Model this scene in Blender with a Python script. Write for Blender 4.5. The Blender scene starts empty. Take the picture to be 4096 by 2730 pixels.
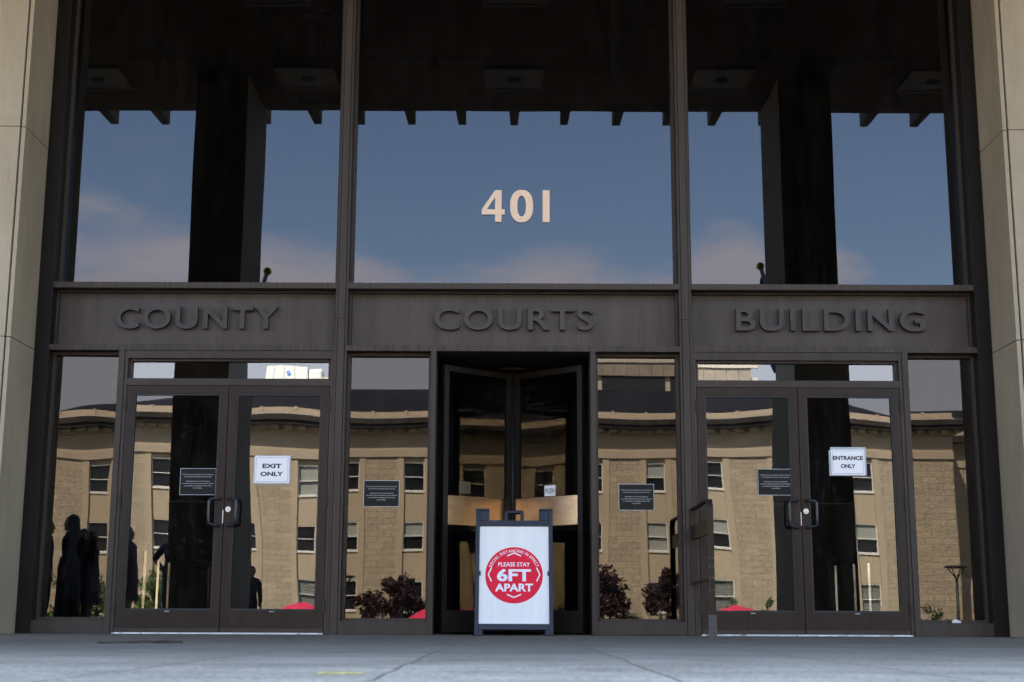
import bpy, bmesh, math, random
from mathutils import Vector, Matrix
R = math.radians
rng = random.Random(7)
scene = bpy.context.scene
COL = scene.collection

# ------------------------------------------------------------------ camera
cam_d = bpy.data.cameras.new('camera')
cam_d.sensor_width = 36.0
cam_d.lens = 50.0
cam_d.clip_start = 0.1
cam_d.clip_end = 3000
cam_d.dof.use_dof = True
cam_d.dof.focus_distance = 14.0
cam_d.dof.aperture_fstop = 6.3
cam = bpy.data.objects.new('camera', cam_d)
COL.objects.link(cam)
cam.matrix_world = (Matrix.Translation((-0.012, -12.35, 0.126)) @ Matrix.Rotation(R(90 + 11.1), 4, 'X')
                    @ Matrix.Rotation(R(0.21), 4, 'Z'))
scene.camera = cam

# ------------------------------------------------------------------ light
SUN_EL, SUN_AZ = R(51), R(26)          # the sun stands behind the courthouse, over its left corner
to_sun = Vector((-math.sin(SUN_AZ) * math.cos(SUN_EL), math.cos(SUN_AZ) * math.cos(SUN_EL), math.sin(SUN_EL)))
sun_d = bpy.data.lights.new('sun', 'SUN')
sun_d.energy = 5.0
sun_d.angle = R(0.5)
sun_d.color = (1.0, 0.93, 0.82)
sun = bpy.data.objects.new('sun', sun_d)
sun.rotation_euler = to_sun.to_track_quat('Z', 'Y').to_euler()
sun.location = to_sun * 80
COL.objects.link(sun)

world = bpy.data.worlds.new('World')
scene.world = world
world.use_nodes = True
nt = world.node_tree
nt.nodes.clear()
N = nt.nodes.new
out = N('ShaderNodeOutputWorld')
bg = N('ShaderNodeBackground')
bg.inputs['Strength'].default_value = 0.12
sky = N('ShaderNodeTexSky')
sky.sky_type = 'NISHITA'
sky.sun_disc = False
sky.sun_elevation = SUN_EL
sky.sun_rotation = -SUN_AZ
sky.air_density = 1.0
sky.dust_density = 1.2
sky.ozone_density = 1.2
tc = N('ShaderNodeTexCoord')
mp = N('ShaderNodeMapping')
mp.inputs['Scale'].default_value = (3.2, 3.2, 9.0)
mp.inputs['Location'].default_value = (3.1, 0.4, 1.25)
no = N('ShaderNodeTexNoise')
no.inputs['Scale'].default_value = 1.0
no.inputs['Detail'].default_value = 9
no.inputs['Roughness'].default_value = 0.62
sep = N('ShaderNodeSeparateXYZ')
L = nt.links.new
L(tc.outputs['Generated'], mp.inputs['Vector'])
L(mp.outputs['Vector'], no.inputs['Vector'])
L(tc.outputs['Generated'], sep.inputs['Vector'])
# clouds low over the horizon, thicker to the left of the opposite building
el = N('ShaderNodeMapRange')
el.inputs['From Min'].default_value = 0.34
el.inputs['From Max'].default_value = 0.21
el.inputs['To Min'].default_value = -0.34
el.inputs['To Max'].default_value = 0.0
L(sep.outputs['Z'], el.inputs['Value'])
az = N('ShaderNodeMapRange')
az.inputs['From Min'].default_value = 0.3
az.inputs['From Max'].default_value = -0.35
az.inputs['To Min'].default_value = -0.07
az.inputs['To Max'].default_value = 0.0
L(sep.outputs['X'], az.inputs['Value'])
a1 = N('ShaderNodeMath'); a1.operation = 'ADD'
a2 = N('ShaderNodeMath'); a2.operation = 'ADD'
L(no.outputs['Fac'], a1.inputs[0]); L(el.outputs['Result'], a1.inputs[1])
L(a1.outputs[0], a2.inputs[0]); L(az.outputs['Result'], a2.inputs[1])
cr = N('ShaderNodeMapRange')
cr.interpolation_type = 'SMOOTHSTEP'
cr.inputs['From Min'].default_value = 0.45
cr.inputs['From Max'].default_value = 0.64
cr.inputs['To Max'].default_value = 0.92
acc = a2.outputs[0]
for d, rad, amt in (((-0.25, -0.94, 0.235), 0.14, 0.20), ((-0.10, -0.96, 0.246), 0.13, 0.30), ((0.155, -0.957, 0.240), 0.095, 0.34), ((0.035, -0.97, 0.226), 0.11, 0.30), ((0.235, -0.94, 0.24), 0.05, 0.2)):
    ds = N('ShaderNodeVectorMath'); ds.operation = 'DISTANCE'
    ds.inputs[1].default_value = d
    L(tc.outputs['Generated'], ds.inputs[0])
    bl = N('ShaderNodeMapRange'); bl.interpolation_type = 'SMOOTHSTEP'
    bl.inputs['From Min'].default_value = rad; bl.inputs['From Max'].default_value = 0.0
    bl.inputs['To Max'].default_value = amt
    L(ds.outputs['Value'], bl.inputs['Value'])
    ab = N('ShaderNodeMath'); ab.operation = 'ADD'
    L(acc, ab.inputs[0]); L(bl.outputs['Result'], ab.inputs[1]); acc = ab.outputs[0]
L(acc, cr.inputs['Value'])
mx = N('ShaderNodeMixRGB')
L(cr.outputs['Result'], mx.inputs['Fac'])
L(sky.outputs['Color'], mx.inputs['Color1'])
lowb = N('ShaderNodeMapRange'); lowb.interpolation_type = 'SMOOTHSTEP'
lowb.inputs['From Min'].default_value = 0.215; lowb.inputs['From Max'].default_value = 0.165
lowb.inputs['To Max'].default_value = 0.22
L(sep.outputs['Z'], lowb.inputs['Value'])
lowa = N('ShaderNodeMath'); lowa.operation = 'ADD'
L(acc, lowa.inputs[0]); L(lowb.outputs['Result'], lowa.inputs[1])
L(lowa.outputs[0], cr.inputs['Value'])
cc = N('ShaderNodeMapRange')
cc.inputs['From Min'].default_value = 0.19
cc.inputs['From Max'].default_value = 0.235
L(sep.outputs['Z'], cc.inputs['Value'])
cm = N('ShaderNodeMixRGB')
cm.inputs['Color1'].default_value = (3.0, 3.1, 3.5, 1)
cm.inputs['Color2'].default_value = (4.8, 4.6, 4.95, 1)
L(cc.outputs['Result'], cm.inputs['Fac'])
L(cm.outputs['Color'], mx.inputs['Color2'])
L(mx.outputs['Color'], bg.inputs['Color'])
L(bg.outputs['Background'], out.inputs['Surface'])

scene.view_settings.view_transform = 'Standard'
scene.view_settings.look = 'None'
scene.view_settings.exposure = 3.1
scene.view_settings.gamma = 1.0
scene.cycles.max_bounces = 10
scene.cycles.glossy_bounces = 5
scene.cycles.transparent_max_bounces = 12
scene.cycles.caustics_reflective = False
scene.cycles.caustics_refractive = False
scene.cycles.sample_clamp_indirect = 6.0

# ------------------------------------------------------------------ materials
def new_mat(name):
    m = bpy.data.materials.new(name)
    m.use_nodes = True
    t = m.node_tree
    b = t.nodes['Principled BSDF']
    return m, t, b

def mat(name, col, rough=0.6, metal=0.0, var=0.12, scale=(6, 6, 6), bump=0.0, bscale=60.0, spec=0.5, fine=0.0, streak=0.0):
    """base colour broken up by two layers of noise, with an optional bump"""
    m, t, b = new_mat(name)
    n, l = t.nodes.new, t.links.new
    co = n('ShaderNodeTexCoord'); ma = n('ShaderNodeMapping')
    ma.inputs['Scale'].default_value = scale
    l(co.outputs['Object'], ma.inputs['Vector'])
    ns = n('ShaderNodeTexNoise'); ns.inputs['Scale'].default_value = 1.0
    ns.inputs['Detail'].default_value = 6; ns.inputs['Roughness'].default_value = 0.65
    l(ma.outputs['Vector'], ns.inputs['Vector'])
    mr = n('ShaderNodeMapRange')
    mr.inputs['From Min'].default_value = 0.25; mr.inputs['From Max'].default_value = 0.75
    mr.inputs['To Min'].default_value = 1 - var; mr.inputs['To Max'].default_value = 1 + var
    l(ns.outputs['Fac'], mr.inputs['Value'])
    fac = mr.outputs['Result']
    if fine:
        nf = n('ShaderNodeTexNoise'); nf.inputs['Scale'].default_value = bscale * 2
        nf.inputs['Detail'].default_value = 2
        l(co.outputs['Object'], nf.inputs['Vector'])
        m2 = n('ShaderNodeMapRange')
        m2.inputs['From Min'].default_value = 0.3; m2.inputs['From Max'].default_value = 0.7
        m2.inputs['To Min'].default_value = 1 - fine; m2.inputs['To Max'].default_value = 1 + fine
        l(nf.outputs['Fac'], m2.inputs['Value'])
        mu = n('ShaderNodeMath'); mu.operation = 'MULTIPLY'
        l(fac, mu.inputs[0]); l(m2.outputs['Result'], mu.inputs[1])
        fac = mu.outputs[0]
    if streak:                                          # thin run marks and rubbed spots
        mk = n('ShaderNodeMapping'); mk.inputs['Scale'].default_value = (46, 10, 1.7)
        l(co.outputs['Object'], mk.inputs['Vector'])
        nk = n('ShaderNodeTexNoise'); nk.inputs['Scale'].default_value = 1.0; nk.inputs['Detail'].default_value = 3
        l(mk.outputs['Vector'], nk.inputs['Vector'])
        m3 = n('ShaderNodeMapRange'); m3.inputs['From Min'].default_value = 0.52; m3.inputs['From Max'].default_value = 0.72
        m3.inputs['To Min'].default_value = 1.0; m3.inputs['To Max'].default_value = 1 - streak
        l(nk.outputs['Fac'], m3.inputs['Value'])
        nb2 = n('ShaderNodeTexNoise'); nb2.inputs['Scale'].default_value = 3.1; nb2.inputs['Detail'].default_value = 8
        nb2.inputs['Roughness'].default_value = 0.75
        l(co.outputs['Object'], nb2.inputs['Vector'])
        m4 = n('ShaderNodeMapRange'); m4.inputs['From Min'].default_value = 0.55; m4.inputs['From Max'].default_value = 0.75
        m4.inputs['To Min'].default_value = 1.0; m4.inputs['To Max'].default_value = 1 + streak * 1.4
        l(nb2.outputs['Fac'], m4.inputs['Value'])
        mm = n('ShaderNodeMath'); mm.operation = 'MULTIPLY'
        l(m3.outputs['Result'], mm.inputs[0]); l(m4.outputs['Result'], mm.inputs[1])
        mm2 = n('ShaderNodeMath'); mm2.operation = 'MULTIPLY'
        l(fac, mm2.inputs[0]); l(mm.outputs[0], mm2.inputs[1]); fac = mm2.outputs[0]
    vm = n('ShaderNodeVectorMath'); vm.operation = 'SCALE'
    vm.inputs[0].default_value = col
    l(fac, vm.inputs['Scale'])
    l(vm.outputs['Vector'], b.inputs['Base Color'])
    b.inputs['Roughness'].default_value = rough
    b.inputs['Metallic'].default_value = metal
    b.inputs['Specular IOR Level'].default_value = spec
    if bump:
        nb = n('ShaderNodeTexNoise'); nb.inputs['Scale'].default_value = bscale
        nb.inputs['Detail'].default_value = 4
        l(co.outputs['Object'], nb.inputs['Vector'])
        bp = n('ShaderNodeBump'); bp.inputs['Strength'].default_value = bump
        bp.inputs['Distance'].default_value = 0.02
        l(nb.outputs['Fac'], bp.inputs['Height']); l(bp.outputs['Normal'], b.inputs['Normal'])
    return m

def glass_mat(name, refl, tint, trans, dirt=0.03, smudge=0.0):
    """coated glazing: part mirror, part dark tinted see-through, with a film of dirt"""
    m = bpy.data.materials.new(name); m.use_nodes = True
    t = m.node_tree; t.nodes.clear()
    n, l = t.nodes.new, t.links.new
    o = n('ShaderNodeOutputMaterial')
    gl = n('ShaderNodeBsdfGlossy'); gl.inputs['Roughness'].default_value = 0.0
    gl.inputs['Color'].default_value = (*tint, 1)
    tr = n('ShaderNodeBsdfTransparent'); tr.inputs['Color'].default_value = (*trans, 1)
    lw = n('ShaderNodeLayerWeight'); lw.inputs['Blend'].default_value = 0.5
    fr = n('ShaderNodeMath'); fr.operation = 'POWER'; fr.inputs[1].default_value = 5.0   # Schlick's rise towards grazing
    l(lw.outputs['Facing'], fr.inputs[0])
    mr = n('ShaderNodeMapRange')
    mr.inputs['To Min'].default_value = refl; mr.inputs['To Max'].default_value = 1.0
    l(fr.outputs[0], mr.inputs['Value'])
    mix = n('ShaderNodeMixShader')
    l(mr.outputs['Result'], mix.inputs['Fac']); l(tr.outputs['BSDF'], mix.inputs[1]); l(gl.outputs['BSDF'], mix.inputs[2])
    df = n('ShaderNodeBsdfDiffuse'); df.inputs['Color'].default_value = (0.55, 0.54, 0.52, 1)
    co = n('ShaderNodeTexCoord')
    ma = n('ShaderNodeMapping'); ma.inputs['Scale'].default_value = (9, 9, 2.2)
    l(co.outputs['Object'], ma.inputs['Vector'])
    ns = n('ShaderNodeTexNoise'); ns.inputs['Scale'].default_value = 1.0; ns.inputs['Detail'].default_value = 8
    l(ma.outputs['Vector'], ns.inputs['Vector'])
    d = n('ShaderNodeMapRange')
    d.inputs['From Min'].default_value = 0.42; d.inputs['From Max'].default_value = 0.85
    d.inputs['To Min'].default_value = 0.0008; d.inputs['To Max'].default_value = dirt
    l(ns.outputs['Fac'], d.inputs['Value'])
    fac = d.outputs['Result']
    if smudge:
        n2 = n('ShaderNodeTexNoise'); n2.inputs['Scale'].default_value = 22; n2.inputs['Detail'].default_value = 3
        l(co.outputs['Object'], n2.inputs['Vector'])
        d2 = n('ShaderNodeMapRange')
        d2.inputs['From Min'].default_value = 0.56; d2.inputs['From Max'].default_value = 0.78
        d2.inputs['To Max'].default_value = smudge
        l(n2.outputs['Fac'], d2.inputs['Value'])
        ad = n('ShaderNodeMath'); ad.operation = 'ADD'
        l(fac, ad.inputs[0]); l(d2.outputs['Result'], ad.inputs[1]); fac = ad.outputs[0]
    mx2 = n('ShaderNodeMixShader')
    l(fac, mx2.inputs['Fac']); l(mix.outputs['Shader'], mx2.inputs[1]); l(df.outputs['BSDF'], mx2.inputs[2])
    l(mx2.outputs['Shader'], o.inputs['Surface'])
    return m

def clear_mat(name, trans):
    m = bpy.data.materials.new(name); m.use_nodes = True
    t = m.node_tree; t.nodes.clear()
    o = t.nodes.new('ShaderNodeOutputMaterial')
    tr = t.nodes.new('ShaderNodeBsdfTransparent'); tr.inputs['Color'].default_value = (*trans, 1)
    t.links.new(tr.outputs['BSDF'], o.inputs['Surface'])
    return m

M = {}
M['bronze'] = mat('dark bronze aluminium', (0.053, 0.040, 0.031), 0.42, 0.0, 0.20, (9, 9, 0.7), 0.05, 40, 0.16, 0.08, 0.18)
M['bronze_dark'] = mat('almost black bronze', (0.014, 0.011, 0.009), 0.42, 0.0, 0.20, (9, 9, 0.7), 0.05, 40, 0.16, 0.08)
M['bronze_streaked'] = mat('weathered bronze beam', (0.062, 0.048, 0.037), 0.5, 0.0, 0.60, (42, 4, 1.0), 0.05, 40, 0.16, 0.08)
M['bronze_panel'] = mat('bronze sign panel', (0.074, 0.058, 0.048), 0.45, 0.0, 0.28, (7, 5, 0.9), 0.03, 30, 0.16, 0.08, 0.16)
M['bronze_door'] = mat('warm bronze door metal', (0.032, 0.020, 0.0135), 0.4, 0.0, 0.22, (8, 8, 1.5), 0.04, 40, 0.16, 0.08, 0.22)
M['bronze_letter'] = mat('raised bronze letters', (0.066, 0.055, 0.047), 0.4, 0.0, 0.15, (20, 20, 3), 0, 30, 0.16)
M['gasket'] = mat('black gasket', (0.018, 0.017, 0.017), 0.6, 0, 0.2)
M['black'] = mat('black metal', (0.02, 0.02, 0.021), 0.3, 0, 0.2, (12, 12, 12), 0, 40, 0.5)
M['steel'] = mat('bright steel', (0.50, 0.50, 0.50), 0.36, 1.0, 0.08, (30, 30, 30))
M['mill_alu'] = mat('mill finish aluminium', (0.62, 0.62, 0.62), 0.5, 0.3, 0.2, (6, 6, 6))
M['chrome'] = mat('polished chrome post', (0.9, 0.88, 0.84), 0.09, 1.0, 0.03)
M['brass_plate'] = mat('satin bronze push plate', (0.62, 0.44, 0.27), 0.33, 1.0, 0.25, (5, 5, 9), 0.02, 20)
M['limestone'] = mat('smooth limestone', (0.39, 0.32, 0.22), 0.75, 0, 0.17, (1.8, 1.8, 0.7), 0.12, 90, 0.3, 0.13, 0.09)
M['column_stone'] = mat('column stone', (0.28, 0.24, 0.18), 0.8, 0, 0.12, (1.5, 1.5, 0.8), 0.1, 60, 0.25, 0.08)
M['soffit'] = mat('dark brown soffit', (0.13, 0.088, 0.055), 0.7, 0, 0.25, (2, 2, 2), 0, 60, 0.3)
M['soffit_light'] = mat('grey ceiling light panel', (0.34, 0.29, 0.22), 0.6, 0, 0.15)
M['soot'] = mat('dark opening', (0.01, 0.01, 0.01), 0.8, 0, 0.1)
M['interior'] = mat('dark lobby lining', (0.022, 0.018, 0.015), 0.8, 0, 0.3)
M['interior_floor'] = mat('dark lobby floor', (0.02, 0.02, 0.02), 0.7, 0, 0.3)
M['plastic'] = mat('navy black plastic', (0.011, 0.013, 0.020), 0.45, 0, 0.25, (7, 7, 7), 0.04, 120, 0.35)
M['white_sheet'] = mat('dirty white poster sheet', (0.80, 0.765, 0.71), 0.45, 0, 0.07, (9, 9, 1.6), 0, 60, 0.5, 0.03)
M['red_ink'] = mat('faded red print', (0.74, 0.012, 0.036), 0.6, 0, 0.12, (6, 6, 3), 0, 60, 0.2)
M['white_ink'] = mat('white print', (0.76, 0.78, 0.8), 0.45, 0, 0.04)
M['grey_ink'] = mat('pale grey print', (0.34, 0.33, 0.32), 0.5, 0, 0.05)
M['paper'] = mat('white paper', (0.84, 0.81, 0.78), 0.5, 0, 0.04)
M['black_ink'] = mat('black print', (0.02, 0.02, 0.025), 0.5, 0, 0.1)
M['blue_ink'] = mat('blue border print', (0.12, 0.14, 0.28), 0.5, 0, 0.1)
M['sleeve'] = mat('clear grey plastic sleeve', (0.42, 0.44, 0.47), 0.25, 0, 0.15)
M['charcoal'] = mat('charcoal notice', (0.020, 0.018, 0.0155), 0.5, 0, 0.12, (6, 6, 6), 0, 60, 0.1)
M['cream'] = mat('cream vinyl', (0.86, 0.63, 0.45), 0.6, 0, 0.05, (10, 10, 10))
M['tan_card'] = mat('tan card', (0.20, 0.16, 0.10), 0.6, 0, 0.1)
M['rough_stone'] = None
M['plain_stone'] = mat('smooth sandstone', (0.45, 0.365, 0.26), 0.85, 0, 0.10, (0.5, 0.5, 0.25), 0.25, 6, 0.2, 0.06)
M['pale_stone'] = mat('pale cornice stone', (0.42, 0.34, 0.255), 0.85, 0, 0.18, (0.9, 0.9, 0.5), 0.2, 6, 0.2)
M['stained_stone'] = mat('black stained cornice', (0.038, 0.032, 0.027), 0.85, 0, 0.7, (0.8, 0.8, 0.15), 0.2, 6, 0.2)
M['dark_window'] = mat('dark window pane', (0.016, 0.017, 0.019), 0.12, 0, 0.4, (0.4, 0.4, 0.4), 0, 5, 0.5)
M['white_paint'] = mat('white window paint', (0.72, 0.70, 0.64), 0.6, 0, 0.1)
M['blind'] = mat('pale window blind', (0.30, 0.31, 0.275), 0.7, 0, 0.15, (0.3, 0.3, 14))
M['louver'] = mat('dark louvres', (0.022, 0.022, 0.026), 0.5, 0, 0.3)
M['aggregate'] = mat('exposed aggregate panel', (0.29, 0.25, 0.20), 0.9, 0, 0.28, (0.5, 0.5, 0.5), 0.2, 3, 0.2, 0.12)
M['pale_concrete'] = mat('pale concrete', (0.50, 0.45, 0.37), 0.85, 0, 0.08)
M['white_clad'] = mat('white cladding', (0.66, 0.67, 0.62), 0.7, 0, 0.05, (0.2, 0.2, 0.2))
M['blue_sign'] = mat('blue emblem', (0.03, 0.2, 0.75), 0.5, 0, 0.05)
M['slate'] = None
M['umbrella'] = mat('red umbrella cloth', (0.62, 0.028, 0.085), 0.7, 0, 0.1, (1, 1, 1))
M['lamp_metal'] = mat('black lamp metal', (0.02, 0.02, 0.022), 0.5, 0, 0.2)
M['maple_leaf'] = mat('dark red maple leaves', (0.030, 0.010, 0.011), 0.6, 0, 0.6, (1.3, 1.3, 1.3), 0, 5, 0.3)
M['green_leaf'] = mat('green shrub leaves', (0.075, 0.12, 0.022), 0.55, 0, 0.7, (2, 2, 2), 0, 5, 0.35)
M['dark_leaf'] = mat('dark green shrub leaves', (0.028, 0.062, 0.02), 0.55, 0, 0.6, (2, 2, 2), 0, 5, 0.35)
M['bark'] = mat('brown bark', (0.06, 0.045, 0.035), 0.9, 0, 0.3)
M['skin'] = mat('skin', (0.33, 0.19, 0.13), 0.55, 0, 0.05)
M['dark_hair'] = mat('dark hair', (0.012, 0.009, 0.008), 0.5, 0, 0.3)
M['black_cloth'] = mat('black cloth', (0.012, 0.012, 0.014), 0.85, 0, 0.3)
M['navy_cloth'] = mat('navy cloth', (0.02, 0.022, 0.045), 0.85, 0, 0.3)
M['plum_cloth'] = mat('plum dress cloth', (0.045, 0.028, 0.05), 0.85, 0, 0.3)
M['flag_blue'] = mat('blue flag cloth', (0.012, 0.03, 0.22), 0.8, 0, 0.2)
M['pole_white'] = mat('grey flag pole', (0.3, 0.3, 0.3), 0.4, 0, 0.1)
M['gold'] = mat('gold ball', (0.6, 0.38, 0.1), 0.3, 1.0, 0.1)
M['litter'] = mat('dead leaf litter', (0.11, 0.085, 0.055), 0.9, 0, 0.5, (30, 30, 30))
M['road'] = mat('asphalt', (0.05, 0.05, 0.052), 0.9, 0, 0.2, (1, 1, 1), 0.2, 30)
M['paving'] = mat('pale paving', (0.24, 0.215, 0.175), 0.9, 0, 0.15, (0.6, 0.6, 0.6), 0.1, 20)
M['lawn'] = mat('grass', (0.06, 0.10, 0.03), 0.9, 0, 0.4, (2, 2, 2), 0.3, 20)
G_FIX = glass_mat('tinted fixed glazing', 0.050, (1.0, 0.93, 0.86), (0.22, 0.20, 0.17), 0.02)
G_UP = glass_mat('tinted upper glazing', 0.050, (0.98, 0.96, 1.0), (0.22, 0.20, 0.17), 0.008)
G_DOOR = glass_mat('clear door glazing', 0.070, (1.0, 0.98, 0.95), (0.62, 0.62, 0.60), 0.015, 0.03)
G_CLEAN = glass_mat('clear transom glazing', 0.14, (1.0, 1.0, 1.0), (0.5, 0.5, 0.48), 0.015)
G_REV = glass_mat('dark revolving door glazing', 0.012, (1.0, 0.94, 0.86), (0.8, 0.78, 0.75), 0.006)
G_SCREEN = glass_mat('vestibule screen glazing', 0.055, (1.0, 0.92, 0.82), (0.3, 0.28, 0.25), 0.004)
G_BACK = clear_mat('pane edge', (0.9, 0.9, 0.88))

def rough_stone_mat():
    m, t, b = new_mat('rough block sandstone')
    n, l = t.nodes.new, t.links.new
    co = n('ShaderNodeTexCoord')
    sx = n('ShaderNodeSeparateXYZ'); l(co.outputs['Object'], sx.inputs[0])
    ad = n('ShaderNodeMath'); ad.operation = 'ADD'; l(sx.outputs['X'], ad.inputs[0]); l(sx.outputs['Y'], ad.inputs[1])
    cb = n('ShaderNodeCombineXYZ'); l(ad.outputs[0], cb.inputs['X']); l(sx.outputs['Z'], cb.inputs['Y'])
    br = n('ShaderNodeTexBrick')
    br.inputs['Scale'].default_value = 1.0
    br.inputs['Brick Width'].default_value = 0.95
    br.inputs['Row Height'].default_value = 0.36
    br.inputs['Mortar Size'].default_value = 0.012
    br.inputs['Color1'].default_value = (0.47, 0.385, 0.275, 1)
    br.inputs['Color2'].default_value = (0.375, 0.31, 0.225, 1)
    br.inputs['Mortar'].default_value = (0.28, 0.225, 0.16, 1)
    br.offset = 0.37
    l(cb.outputs[0], br.inputs['Vector'])
    ns = n('ShaderNodeTexNoise'); ns.inputs['Scale'].default_value = 5; ns.inputs['Detail'].default_value = 6
    l(co.outputs['Object'], ns.inputs['Vector'])
    mr = n('ShaderNodeMapRange'); mr.inputs['To Min'].default_value = 0.62; mr.inputs['To Max'].default_value = 1.38
    l(ns.outputs['Fac'], mr.inputs['Value'])
    vm = n('ShaderNodeVectorMath'); vm.operation = 'SCALE'
    l(br.outputs['Color'], vm.inputs[0]); l(mr.outputs['Result'], vm.inputs['Scale'])
    l(vm.outputs['Vector'], b.inputs['Base Color'])
    b.inputs['Roughness'].default_value = 0.9
    b.inputs['Specular IOR Level'].default_value = 0.2
    nb = n('ShaderNodeTexNoise'); nb.inputs['Scale'].default_value = 9; nb.inputs['Detail'].default_value = 6
    l(co.outputs['Object'], nb.inputs['Vector'])
    su = n('ShaderNodeMath'); su.operation = 'MULTIPLY_ADD'; su.inputs[1].default_value = -0.8
    l(br.outputs['Fac'], su.inputs[0]); l(nb.outputs['Fac'], su.inputs[2])
    bp = n('ShaderNodeBump'); bp.inputs['Strength'].default_value = 1.0; bp.inputs['Distance'].default_value = 0.06
    l(su.outputs[0], bp.inputs['Height']); l(bp.outputs['Normal'], b.inputs['Normal'])
    return m
M['rough_stone'] = rough_stone_mat()

def slate_mat():
    m, t, b = new_mat('slate roof')
    n, l = t.nodes.new, t.links.new
    co = n('ShaderNodeTexCoord')
    br = n('ShaderNodeTexBrick')
    br.inputs['Scale'].default_value = 1.0
    br.inputs['Brick Width'].default_value = 0.5
    br.inputs['Row Height'].default_value = 0.3
    br.inputs['Mortar Size'].default_value = 0.012
    br.inputs['Color1'].default_value = (0.022, 0.021, 0.026, 1)
    br.inputs['Color2'].default_value = (0.015, 0.0155, 0.020, 1)
    br.inputs['Mortar'].default_value = (0.008, 0.008, 0.010, 1)
    l(co.outputs['Object'], br.inputs['Vector'])
    l(br.outputs['Color'], b.inputs['Base Color'])
    b.inputs['Roughness'].default_value = 0.75
    b.inputs['Specular IOR Level'].default_value = 0.12
    bp = n('ShaderNodeBump'); bp.inputs['Strength'].default_value = 0.6; bp.inputs['Distance'].default_value = 0.03
    iv = n('ShaderNodeMath'); iv.operation = 'SUBTRACT'; iv.inputs[0].default_value = 1
    l(br.outputs['Fac'], iv.inputs[1]); l(iv.outputs[0], bp.inputs['Height']); l(bp.outputs['Normal'], b.inputs['Normal'])
    return m
M['slate'] = slate_mat()

def plaza_mat():
    """weathered concrete slabs with dark tar joints, stains and pale scuffs"""
    m, t, b = new_mat('plaza concrete')
    n, l = t.nodes.new, t.links.new
    co = n('ShaderNodeTexCoord')
    wob = n('ShaderNodeTexNoise'); wob.inputs['Scale'].default_value = 1.6; wob.inputs['Detail'].default_value = 5
    l(co.outputs['Object'], wob.inputs['Vector'])
    ws = n('ShaderNodeVectorMath'); ws.operation = 'SCALE'; ws.inputs['Scale'].default_value = 0.05
    l(wob.outputs['Color'], ws.inputs[0])
    wa = n('ShaderNodeVectorMath'); wa.operation = 'ADD'
    l(co.outputs['Object'], wa.inputs[0]); l(ws.outputs['Vector'], wa.inputs[1])
    br = n('ShaderNodeTexBrick')
    br.offset = 0.0
    br.inputs['Scale'].default_value = 1.0
    br.inputs['Brick Width'].default_value = 0.66
    br.inputs['Row Height'].default_value = 1.3
    br.inputs['Mortar Size'].default_value = 0.007
    br.inputs['Mortar Smooth'].default_value = 0.4
    br.inputs['Color1'].default_value = (0.58, 0.485, 0.365, 1)
    br.inputs['Color2'].default_value = (0.46, 0.385, 0.29, 1)
    br.inputs['Mortar'].default_value = (0.23, 0.19, 0.145, 1)
    mp2 = n('ShaderNodeMapping'); mp2.inputs['Location'].default_value = (0.285, 0.35, 0)
    l(wa.outputs['Vector'], mp2.inputs['Vector'])
    l(mp2.outputs['Vector'], br.inputs['Vector'])
    s1 = n('ShaderNodeTexNoise'); s1.inputs['Scale'].default_value = 1.9; s1.inputs['Detail'].default_value = 10
    s1.inputs['Roughness'].default_value = 0.7
    l(co.outputs['Object'], s1.inputs['Vector'])
    r1 = n('ShaderNodeMapRange'); r1.inputs['From Min'].default_value = 0.3; r1.inputs['From Max'].default_value = 0.7
    r1.inputs['To Min'].default_value = 0.55; r1.inputs['To Max'].default_value = 1.30
    l(s1.outputs['Fac'], r1.inputs['Value'])
    s2 = n('ShaderNodeTexNoise'); s2.inputs['Scale'].default_value = 55; s2.inputs['Detail'].default_value = 3
    l(co.outputs['Object'], s2.inputs['Vector'])
    r2 = n('ShaderNodeMapRange'); r2.inputs['From Min'].default_value = 0.3; r2.inputs['From Max'].default_value = 0.7
    r2.inputs['To Min'].default_value = 0.55; r2.inputs['To Max'].default_value = 1.45
    l(s2.outputs['Fac'], r2.inputs['Value'])
    mu = n('ShaderNodeMath'); mu.operation = 'MULTIPLY'
    l(r1.outputs['Result'], mu.inputs[0]); l(r2.outputs['Result'], mu.inputs[1])
    vm = n('ShaderNodeVectorMath'); vm.operation = 'SCALE'
    l(br.outputs['Color'], vm.inputs[0]); l(mu.outputs[0], vm.inputs['Scale'])
    # portico shade painted into the slab colour, darker towards the doors
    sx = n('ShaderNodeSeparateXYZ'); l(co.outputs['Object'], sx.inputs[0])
    portico_shade = n('ShaderNodeMapRange'); portico_shade.interpolation_type = 'SMOOTHSTEP'
    portico_shade.inputs['From Min'].default_value = -9.8; portico_shade.inputs['From Max'].default_value = -6.2
    portico_shade.inputs['To Min'].default_value = 0.0; portico_shade.inputs['To Max'].default_value = 0.78
    l(sx.outputs['Y'], portico_shade.inputs['Value'])
    shade_mix = n('ShaderNodeMixRGB'); shade_mix.inputs['Color2'].default_value = (0.125, 0.105, 0.083, 1)
    l(portico_shade.outputs['Result'], shade_mix.inputs['Fac']); l(vm.outputs['Vector'], shade_mix.inputs['Color1'])
    l(shade_mix.outputs['Color'], b.inputs['Base Color'])
    b.inputs['Roughness'].default_value = 0.85
    b.inputs['Specular IOR Level'].default_value = 0.15
    bp = n('ShaderNodeBump'); bp.inputs['Strength'].default_value = 0.5; bp.inputs['Distance'].default_value = 0.006
    l(s2.outputs['Fac'], bp.inputs['Height']); l(bp.outputs['Normal'], b.inputs['Normal'])
    return m
M['plaza'] = plaza_mat()

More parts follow.
